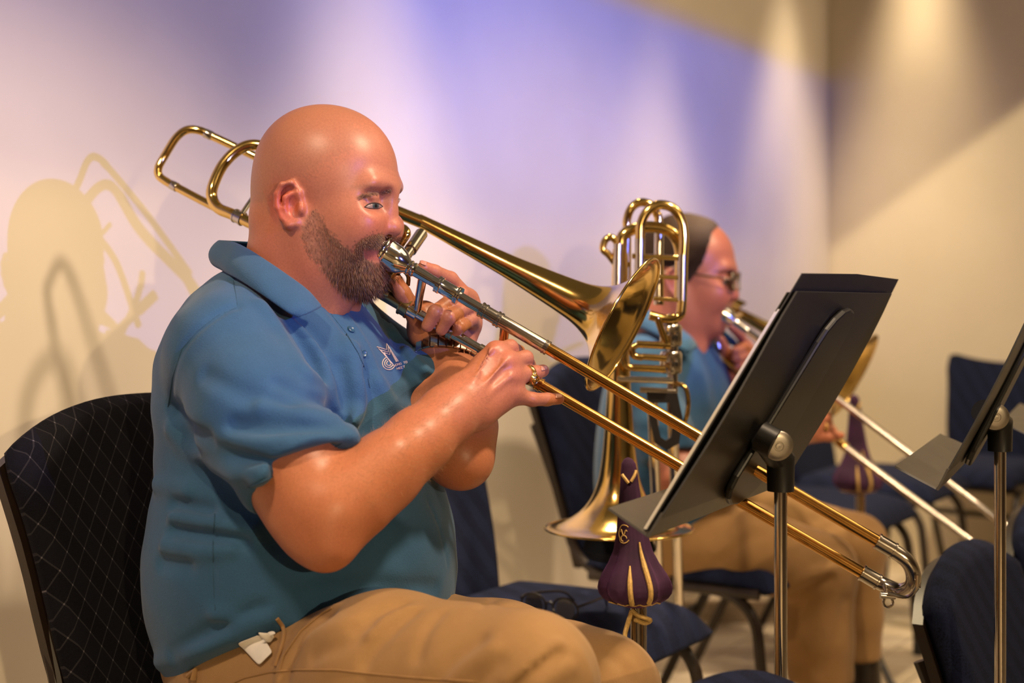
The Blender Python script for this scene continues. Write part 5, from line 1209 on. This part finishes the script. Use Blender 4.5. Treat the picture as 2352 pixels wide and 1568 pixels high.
patch('pocket_lining', rows((543, 1472), (598, 1450), (632, 1500), (600, 1531), 5, 5), 'white_cotton', pa, both, 0.0035, 0.002, 0.004)
patch('pocket_lining', rows((592, 1440), (612, 1440), (646, 1465), (628, 1473), 5, 5), 'white_cotton', pa, both, 0.009, 0.003, 0.006)
mb = MB(); mb.tube(catmull([v for v in ons(both, ((636, 1420), (650, 1440), (653, 1465), (644, 1500), (634, 1530)), 0.001)], 5), 0.0026, 10); mb.build('pocket_edge', 'khaki', pa)
mb = MB(); mb.tube([on(both, 437, 1552, 0.003), on(both, 452, 1540, 0.003), on(both, 448, 1560, 0.003)], 0.004, 8); mb.build('belt_loop', 'khaki', pa)
for k in (RT, LT):
    a = k[-1][0]; c = np.array([a[0]+0.05, a[1]-0.045, FZ+0.035])
    o, _ = body_obj('shoe', lambda p: smax(smin(ell(p, c, (0.135, 0.045, 0.042), BF), ell(p, c-n_*0.07+z_*0.02, (0.05, 0.04, 0.05), BF), 0.03), FZ+0.001-p[:, 2], 0.004), c-[0.18, 0.18, 0.05], c+[0.18, 0.18, 0.09], 0.008, 'shoe', man1)
# ---- watch and ring
wt = thing('wristwatch', 'steel link watch on the bald player\'s raised left wrist', 'watch', W(1034, 818, 1.93))
wc = W(1037, 824, 1.940); wa = W(1034, 800, 1.945)-W(1046, 862, 1.915); wa /= np.linalg.norm(wa); wa = wa+0.30*V3((0.6, 0, 0.5)); wa /= np.linalg.norm(wa)
u_ = np.cross(wa, [0, 0, 1.0]); u_ /= np.linalg.norm(u_); v_ = np.cross(wa, u_)
skinonly = lambda p: smin(arms(p), lh(p), 0.012)
N_ = 30; rad = []
for k in range(N_):
    a = 2*math.pi*k/N_; dr = u_*math.cos(a)+v_*math.sin(a); t_ = 0.015
    tt_ = np.arange(0.015, 0.06, 0.0005); sv = skinonly((wc+dr*tt_[:, None]).astype(F4)); t_ = float(tt_[np.argmax(sv > 0.004)]) if (sv > 0.004).any() else 0.03
    rad.append(t_)
rad = np.convolve(np.r_[rad[-2:], rad, rad[:2]], np.ones(5)/5, 'valid')
for k in range(N_):
    a = 2*math.pi*k/N_; a2 = 2*math.pi*(k+1)/N_; d1 = u_*math.cos(a)+v_*math.sin(a); d2 = u_*math.cos(a2)+v_*math.sin(a2)
    p1 = wc+d1*rad[k]; p2 = wc+d2*rad[(k+1) % N_]; mid = (p1+p2)/2; al = (p2-p1)*0.46; nn = (d1+d2)/2
    mb = MB(); mb.box(Vector(mid+nn*0.0012), Vector(al), Vector(wa*0.0098), Vector(nn*0.0017)); mb.build('link', 'chrome', wt, False, bevel=0.0004)
kb = int(N_*0.40) 
db = max(range(N_), key=lambda k: (u_*math.cos(2*math.pi*k/N_)+v_*math.sin(2*math.pi*k/N_))[1]); a = 2*math.pi*db/N_; dd = u_*math.cos(a)+v_*math.sin(a)
mb = MB(); mb.lathe(Vector(wc+dd*(rad[db]+0.001)), Vector(dd), [(0, 0.002), (0, 0.019), (0.006, 0.019), (0.008, 0.016), (0.008, 0.002)], 28); mb.build('case', 'chrome', wt)
rg = thing('class_ring', 'chunky gold class ring on the bald player\'s right ring finger', 'ring', W(1212, 861, 1.80))
rc = W(1213, 860, 1.8115); ra_ = W(1230, 857, 1.822)-W(1204, 860, 1.806); ra_ /= np.linalg.norm(ra_)
u_ = np.cross(ra_, [0, 0, 1.0]); u_ /= np.linalg.norm(u_); v_ = np.cross(ra_, u_)
mb = MB(); ringp = [Vector(rc+(u_*math.cos(q)+v_*math.sin(q))*0.0112) for q in np.linspace(0, 2*math.pi, 33)]
metal('ring_gold', (0.85, 0.56, 0.20, 1), 0.22)
mb.tube(ringp, 0.0021, 10, False); mb.tube([x+Vector(ra_*0.0024) for x in ringp], 0.0014, 8, False); mb.tube([x-Vector(ra_*0.0024) for x in ringp], 0.0014, 8, False); mb.build('band', 'ring_gold', rg)
bd = V3((0.35, -0.85, -0.45)); bd = bd-ra_*(bd @ ra_); bd /= np.linalg.norm(bd)
mb = MB(); mb.lathe(Vector(rc+bd*0.0105), Vector(bd), [(0, 0.0075), (0.0025, 0.0068), (0.0040, 0.0066), (0.0048, 0.0056), (0.0040, 0.0046), (0.0040, 0.0035), (0.0046, 0.0030), (0.0040, 0.0018), (0.0046, 0.0003)], 20); mb.build('bezel', 'ring_gold', rg)
# ================================================================== the far player
H2 = Head(1577, 598, 3.12, math.radians(17), 0, 1.02)
RN_ = n_
HAIR = [(868, 262), (826, 300), (802, 366), (784, 416), (746, 470), (722, 505), (704, 440), (650, 428), (626, 520), (560, 560), (500, 400), (540, 180), (717, 180), (850, 235)]
man2 = thing('person', 'grey-haired person with glasses in a blue polo playing the far trombone', 'person', (0.43, 3.22, FZ))
def head2(p): return head_core(H2.loc(p), False)
h2lo = H2.o-[0.14, 0.14, 0.26]; h2hi = H2.o+[0.14, 0.14, 0.13]
head2b = boxed(head2, h2lo, h2hi)
A2R = [(W(1478, 850, 3.02), 0.052), (W(1520, 990, 2.97), 0.047), (W(1548, 1096, 2.94), 0.042)]
F2R = [(W(1550, 1096, 2.94), 0.041), (W(1620, 1075, 2.95), 0.042), (W(1740, 1030, 3.00), 0.033), (W(1822, 998, 3.05), 0.026)]
A2L = [(W(1610, 840, 3.26), 0.050), (W(1680, 960, 3.20), 0.043), (W(1715, 1010, 3.14), 0.039)]
F2L = [(W(1716, 1010, 3.14), 0.038), (W(1712, 940, 3.16), 0.036), (W(1696, 860, 3.18), 0.027)]
g2 = lambda pts: (lambda p: chain(p, [(W(x, y, dd), r) for x, y, dd, r in pts], 0.004))
HR2 = [g2([(1870, 948, 3.09, 0.012), (1890, 940, 3.10, 0.0105), (1898, 955, 3.13, 0.0095), (1888, 966, 3.15, 0.009)]), g2([(1876, 965, 3.08, 0.012), (1900, 960, 3.10, 0.0105), (1905, 975, 3.13, 0.0095)]),
       g2([(1878, 982, 3.08, 0.012), (1900, 984, 3.10, 0.0105), (1914, 988, 3.12, 0.0095)]), g2([(1874, 1002, 3.08, 0.012), (1904, 1004, 3.09, 0.0098), (1932, 1000, 3.11, 0.0088)]), g2([(1850, 970, 3.10, 0.013), (1868, 955, 3.14, 0.011)])]
HL2 = [g2([(1712, 790, 3.19, 0.012), (1700, 770, 3.17, 0.011), (1680, 752, 3.15, 0.0095)]), g2([(1720, 808, 3.19, 0.012), (1712, 796, 3.15, 0.011), (1688, 806, 3.11, 0.010)]), g2([(1722, 826, 3.19, 0.012), (1714, 816, 3.15, 0.011), (1690, 824, 3.11, 0.010)]),
       g2([(1720, 842, 3.19, 0.011), (1714, 834, 3.15, 0.010), (1694, 842, 3.12, 0.009)]), g2([(1680, 838, 3.17, 0.016), (1666, 806, 3.14, 0.013), (1654, 780, 3.12, 0.011)])]
def body2(p):
    d = ell(p, W(1535, 930, 3.14), (0.11, 0.15, 0.17), BF); d = smin(d, cone(p, W(1485, 850, 3.03), W(1605, 840, 3.25), 0.045, 0.045), 0.04)
    d = smin(d, head2b(p), 0.04)
    a = smin(chain(p, A2R, 0.02), chain(p, F2R, 0.02), 0.02); b = smin(chain(p, A2L, 0.02), chain(p, F2L, 0.02), 0.02)
    hr = cone(p, W(1822, 998, 3.05), W(1872, 950, 3.09), 0.024, 0.014)
    for c in ((1876, 966, 3.09), (1878, 984, 3.09), (1874, 1002, 3.09)): hr = smin(hr, cone(p, W(1826, 1000, 3.05), W(*c), 0.022, 0.013), 0.014)
    f = None
    for g in HR2: e = g(p); f = e if f is None else np.minimum(f, e)
    hr = smin(hr, f, 0.006)
    hl = cone(p, W(1696, 856, 3.18), W(1712, 795, 3.20), 0.026, 0.018)
    for c in ((1720, 812, 3.20), (1722, 838, 3.20)): hl = smin(hl, cone(p, W(1694, 858, 3.18), W(*c), 0.024, 0.014), 0.014)
    f = None
    for g in HL2: e = g(p); f = e if f is None else np.minimum(f, e)
    hl = smin(hl, f, 0.006)
    return np.minimum(smin(d, np.minimum(a, b), 0.03), np.minimum(smin(a, hr, 0.012), smin(b, hl, 0.012)))
def skin2(Vw):
    n = len(Vw); c = np.tile(np.array([0.46, 0.165, 0.095]), (n, 1)); q = H2.loc(Vw); px, py = head_px(q)
    red = 0.6*blob(px, py, 900, 530, 40)+0.5*blob(px, py, 845, 520, 60)+0.5*blob(px, py, 880, 360, 60)+0.8*blob(px, py, 668, 480, 40)
    red = (np.clip(red, 0, 1)*(np.abs(q[:, 0]) < 0.14)*(np.abs(q[:, 2]) < 0.16))[:, None]*0.45
    c = c*(1-red)+np.array([0.48, 0.12, 0.09])*red
    hp_ = pin(px, py, HAIR) & (np.abs(q[:, 0]) < 0.13) & (q[:, 2] > -0.1) & (q[:, 2] < 0.13); c[hp_] = np.array([0.09, 0.06, 0.045])
    br = (np.abs(py-446) < 6) & (px > 825) & (px < 905) & (np.abs(q[:, 2]) < 0.1) & (q[:, 0] > 0); c[br] = c[br]*0.5
    return c
bo2, Vb2 = body_obj('body', body2, (0.16, 2.85, 0.66), (0.80, 3.45, 1.42), 0.0042, 'skin', man2, skin2, 1)
eyes(H2, man2)
t = NT('hair_short'); v = t.coord((1, 1, 1)); sx = t.n('ShaderNodeSeparateXYZ'); tcn = t.n('ShaderNodeVertexColor', layer_name='Col')
c = t.mix(0.5, tcn.outputs['Color'], t.ramp(t.noise(t.coord((60, 60, 400)), 4, 4, 0.7), [(0.3, (0.2, 0.2, 0.2, 1)), (0.7, (1, 1, 1, 1))]), 'MULTIPLY')
t.l(c, t.b.inputs['Base Color']); t.b.inputs['Roughness'].default_value = 0.9; t.b.inputs['Specular IOR Level'].default_value = 0.1; t.bump(t.noise(t.coord((200, 200, 900)), 2, 3, 0.6), 0.8, 0.003); M['hair_short'] = t.m
def hair2(p):
    q = H2.loc(p); px, py = head_px(q); d = np.full(len(p), 0.05, F4)
    m = np.abs(q[:, 0]) < 0.16
    base = head_core(q, False)
    pd = polyline_dist(np.stack([px, py, 0*px], 1).astype(F4), [np.array([a, b, 0.0]) for a, b in HAIR+HAIR[:1]])/HS
    pd = np.where(pin(px, py, HAIR), -pd, pd); base = base-(0.0015+0.0065*np.clip(-pd/0.022, 0, 1)).astype(F4); pd = pd+0.0035*np.sin(px*0.21+py*0.13)*np.sin(py*0.19-px*0.05); out = smax(base, pd.astype(F4)-0.001, 0.006)
    ear = ear_sdf(np.stack([q[:, 0], -np.abs(q[:, 1]), q[:, 2]], 1)); return smax(out, 0.004-ear, 0.004)
def hcol(Vw):
    q = H2.loc(Vw); px, py = head_px(q); g = np.clip((px-660)/150, 0, 1)*np.clip((360-py)/80, 0, 1)+0.25*np.clip((py-420)/60, 0, 1)
    return np.array([0.040, 0.023, 0.014])*(1-g[:, None])+np.array([0.20, 0.15, 0.11])*g[:, None]
body_obj('hair', boxed(hair2, H2.o-[0.13, 0.13, 0.11], H2.o+[0.13, 0.13, 0.12], 0.02), H2.o-[0.14, 0.14, 0.12], H2.o+[0.14, 0.14, 0.13], 0.0042, 'hair_short', man2, hcol, 1)
# glasses
gl = thing('eyeglasses', 'thin dark-framed glasses worn by the far player', 'eyeglasses', H2.world(EYE+np.array([0.03, 0.034, 0])))
metal('glass_wire', (0.20, 0.16, 0.14, 1), 0.3)
t = NT('clear_lens'); t.b.inputs['Base Color'].default_value = (0.9, 0.9, 0.92, 1); t.b.inputs['Transmission Weight'].default_value = 1.0; t.b.inputs['Roughness'].default_value = 0.02; t.b.inputs['IOR'].default_value = 1.02; M['clear_lens'] = t.m
for s in (-1, 1):
    c0 = np.array([EYE[0]+0.030, s*0.033, EYE[2]-0.004]); pts = []
    for a in np.linspace(0, 2*math.pi, 25):
        ca, sa = math.cos(a), math.sin(a); e = 0.75; pts.append(Vector(H2.world(c0+np.array([-0.004*abs(ca), 0.027*np.sign(ca)*abs(ca)**e, 0.019*np.sign(sa)*abs(sa)**e]))))
    mb = MB(); mb.tube(pts, 0.0016, 8, False); mb.tube([pts[k] for k in range(1, 12)], 0.0023, 8); rm = mb.build('rim', 'glass_wire', gl)
    V = pts[:-1]; mb = MB(); fw = Vector(H2.R[:, 0])*0.0012; mb.prism(V, fw); mb.build('lens', 'clear_lens', rm, False)
    mb = MB(); mb.tube(catmull([pts[0] if s > 0 else pts[12], Vector(H2.world(np.array([EYE[0]+0.005, s*0.073, EYE[2]+0.003]))), Vector(H2.world(np.array([hp(700, 450)[0], s*0.082, hp(700, 445)[2]]))), Vector(H2.world(np.array([hp(665, 450)[0], s*0.083, hp(665, 470)[2]])))], 5), 0.0019, 8); mb.build('temple', 'glass_wire', gl)
mb = MB(); mb.tube(catmull([Vector(H2.world(np.array([EYE[0]+0.030, y, EYE[2]+0.003+0.004*(1-abs(y)/0.008)]))) for y in (-0.007, 0, 0.007)], 4), 0.0018, 8); mb.build('bridge', 'glass_wire', gl)
# shirt
hz2 = W(1500, 1190, 3.1)[2]
ad2 = A2R[1][0]-A2R[0][0]; ad2 /= np.linalg.norm(ad2); ld2 = A2L[1][0]-A2L[0][0]; ld2 /= np.linalg.norm(ld2)
def polo2b(p):
    d = ell(p, W(1535, 930, 3.15), (0.135, 0.178, 0.185), BF); d = smin(d, ell(p, W(1530, 1110, 3.14), (0.150, 0.185, 0.20), BF), 0.08)
    d = smin(d, cone(p, W(1482, 846, 3.03), W(1612, 836, 3.26), 0.056, 0.052), 0.05); d = smin(d, cone(p, W(1560, 790, 3.16), W(1500, 830, 3.06), 0.045, 0.05), 0.04)
    s = smax(chain(p, [(W(1478, 852, 3.02), 0.064), (W(1520, 985, 2.97), 0.060), (W(1540, 1060, 2.95), 0.058)], 0.02), (p-W(1537, 1050, 2.95)) @ ad2, 0.004)
    l = smax(chain(p, [(W(1612, 842, 3.26), 0.060), (W(1680, 955, 3.20), 0.054)], 0.02), (p-W(1668, 930, 3.21)) @ ld2, 0.004)
    return smin(smin(d, s, 0.03), l, 0.03)
f2 = Folds()
for pix, amp, wid in [([(1590, 790), (1612, 860), (1625, 930)], 0.006, 0.012), ([(1610, 790), (1640, 860), (1650, 940)], -0.005, 0.010), ([(1560, 800), (1580, 880), (1590, 960)], -0.005, 0.014), ([(1500, 900), (1560, 960), (1590, 1020)], 0.006, 0.015), ([(1440, 980), (1520, 1000), (1580, 1040)], -0.005, 0.014), ([(1430, 1080), (1480, 1100)], 0.006, 0.014)]:
    f2.line(polo2b, pix, amp, wid, 2.6, 4.2)
def polo2(p):
    d = f2(p, polo2b(p)); nk = H2.loc(p)
    d = smax(d, -chain(nk, [(hp(680, 480), 0.056), (hp(682, 590), 0.0650), (hp(672, 680), 0.0720)], 0.03), 0.006)
    return smax(d, hz2-0.06-p[:, 2], 0.004)
sh2, _ = body_obj('polo_shirt', polo2, (0.05, 2.80, 0.50), (0.70, 3.50, 1.12), 0.0075, 'polo', man2, None, 1)
Tn = [H2.world(H1.loc(W(*a))) for a in near_top]; Bn = [H2.world(H1.loc(W(*a))) for a in near_bot]; nc2 = H2.world(H1.loc(nc))
def mir2(p): return p-2*((p-nc2) @ r_)*r_
tc_ = catmull([Vector(a) for a in [mir2(a) for a in Tn[:0:-1]]+Tn], 4); bc2 = catmull([Vector(a) for a in [mir2(a) for a in Bn[:0:-1]]+Bn], 4); V = []; n = len(tc_); mr = 6
for i in range(n):
    mid = (tc_[i]+bc2[i])/2; outv = mid-Vector(nc2); outv.z = 0; outv.normalize()
    for j in range(mr+1): u = j/mr; V.append(tc_[i].lerp(bc2[i], u)+outv*0.008*math.sin(math.pi*u))
me = mesh('collar', V, [(i*(mr+1)+j, (i+1)*(mr+1)+j, (i+1)*(mr+1)+j+1, i*(mr+1)+j+1) for i in range(n-1) for j in range(mr)]); co = link('collar', me, 'polo', sh2); md_ = co.modifiers.new('t', 'SOLIDIFY'); md_.thickness = 0.004
# trousers
KN = W(1885, 1308, 3.12); KF = W(1966, 1250, 3.30)
def pants2b(p):
    d = ell(p, W(1545, 1200, 3.16), (0.16, 0.18, 0.12), BF)
    d = smin(d, chain(p, [(W(1560, 1232, 3.10), 0.092), (W(1720, 1258, 3.06), 0.090), (KN, 0.080)], 0.03), 0.04)
    d = smin(d, chain(p, [(KN, 0.076), (KN+V3((-0.005, 0.0, -0.15)), 0.074), (KN+V3((0.005, 0.0, -0.34)), 0.072)], 0.02), 0.02)
    e = chain(p, [(W(1650, 1190, 3.30), 0.088), (W(1800, 1215, 3.28), 0.082), (KF, 0.072)], 0.03)
    e = smin(e, chain(p, [(KF, 0.068), (KF+V3((0.0, 0.02, -0.17)), 0.064), (KF+V3((0.0, 0.02, -0.38)), 0.062)], 0.02), 0.02)
    return smin(d, e, 0.015)
f3 = Folds()
for pix, amp, wid in [([(1660, 1290), (1700, 1250), (1745, 1225)], -0.008, 0.014), ([(1640, 1270), (1690, 1225), (1720, 1200)], 0.006, 0.014), ([(1810, 1350), (1860, 1320), (1910, 1310)], 0.010, 0.014), ([(1815, 1368), (1870, 1345), (1905, 1325)], -0.010, 0.013), ([(1930, 1250), (1900, 1280), (1870, 1300)], -0.004, 0.012), ([(1885, 1540), (1925, 1440), (1945, 1380)], -0.007, 0.014), ([(1960, 1230), (1990, 1215), (2020, 1205)], -0.006, 0.010), ([(1900, 1210), (1935, 1200), (1970, 1185)], -0.006, 0.012), ([(1870, 1195), (1900, 1185), (1930, 1178)], -0.005, 0.010)]:
    f3.line(pants2b, pix, amp, wid, 2.6, 4.2)
HM2 = W(1900, 1562, 3.12)[2]
def pants2(p): return smax(f3(p, pants2b(p)), HM2-p[:, 2], 0.004)
pa2, _ = body_obj('trousers', pants2, (0.18, 2.90, 0.18), (1.05, 3.55, 0.80), 0.0075, 'khaki', man2, None, 1)
for kk, oy in ((KN, 0.0), (KF, 0.02)):
    a = kk+V3((0.02, oy, 0)); a[2] = FZ+0.04
    body_obj('shoe', lambda p: smax(smin(ell(p, a+n_*0.05, (0.135, 0.045, 0.042), BF), cone(p, a, a+V3((0, 0, 0.22)), 0.045, 0.04), 0.03), FZ+0.001-p[:, 2], 0.004), a-[0.2, 0.2, 0.05], a+[0.2, 0.2, 0.27], 0.010, 'shoe', man2)
rg2 = thing('wedding_ring', 'plain gold ring on the far player\'s right hand', 'ring', W(1889, 983, 3.09))
rc = W(1889, 983, 3.09); ra_ = W(1900, 984, 3.10)-W(1878, 982, 3.08); ra_ /= np.linalg.norm(ra_); u_ = np.cross(ra_, [0, 0, 1.0]); u_ /= np.linalg.norm(u_); v_ = np.cross(ra_, u_)
mb = MB(); mb.tube([Vector(rc+(u_*math.cos(q)+v_*math.sin(q))*0.0128) for q in np.linspace(0, 2*math.pi, 25)], 0.0026, 8, False); mb.build('band', 'ring_gold', rg2)
mb = MB(); mb.lathe(Vector(rc+V3((0, -0.011, 0.0))), (0, -1, 0), [(0, 0.0055), (0.003, 0.005), (0.004, 0.001)], 14); mb.build('crest', 'ring_gold', rg2)
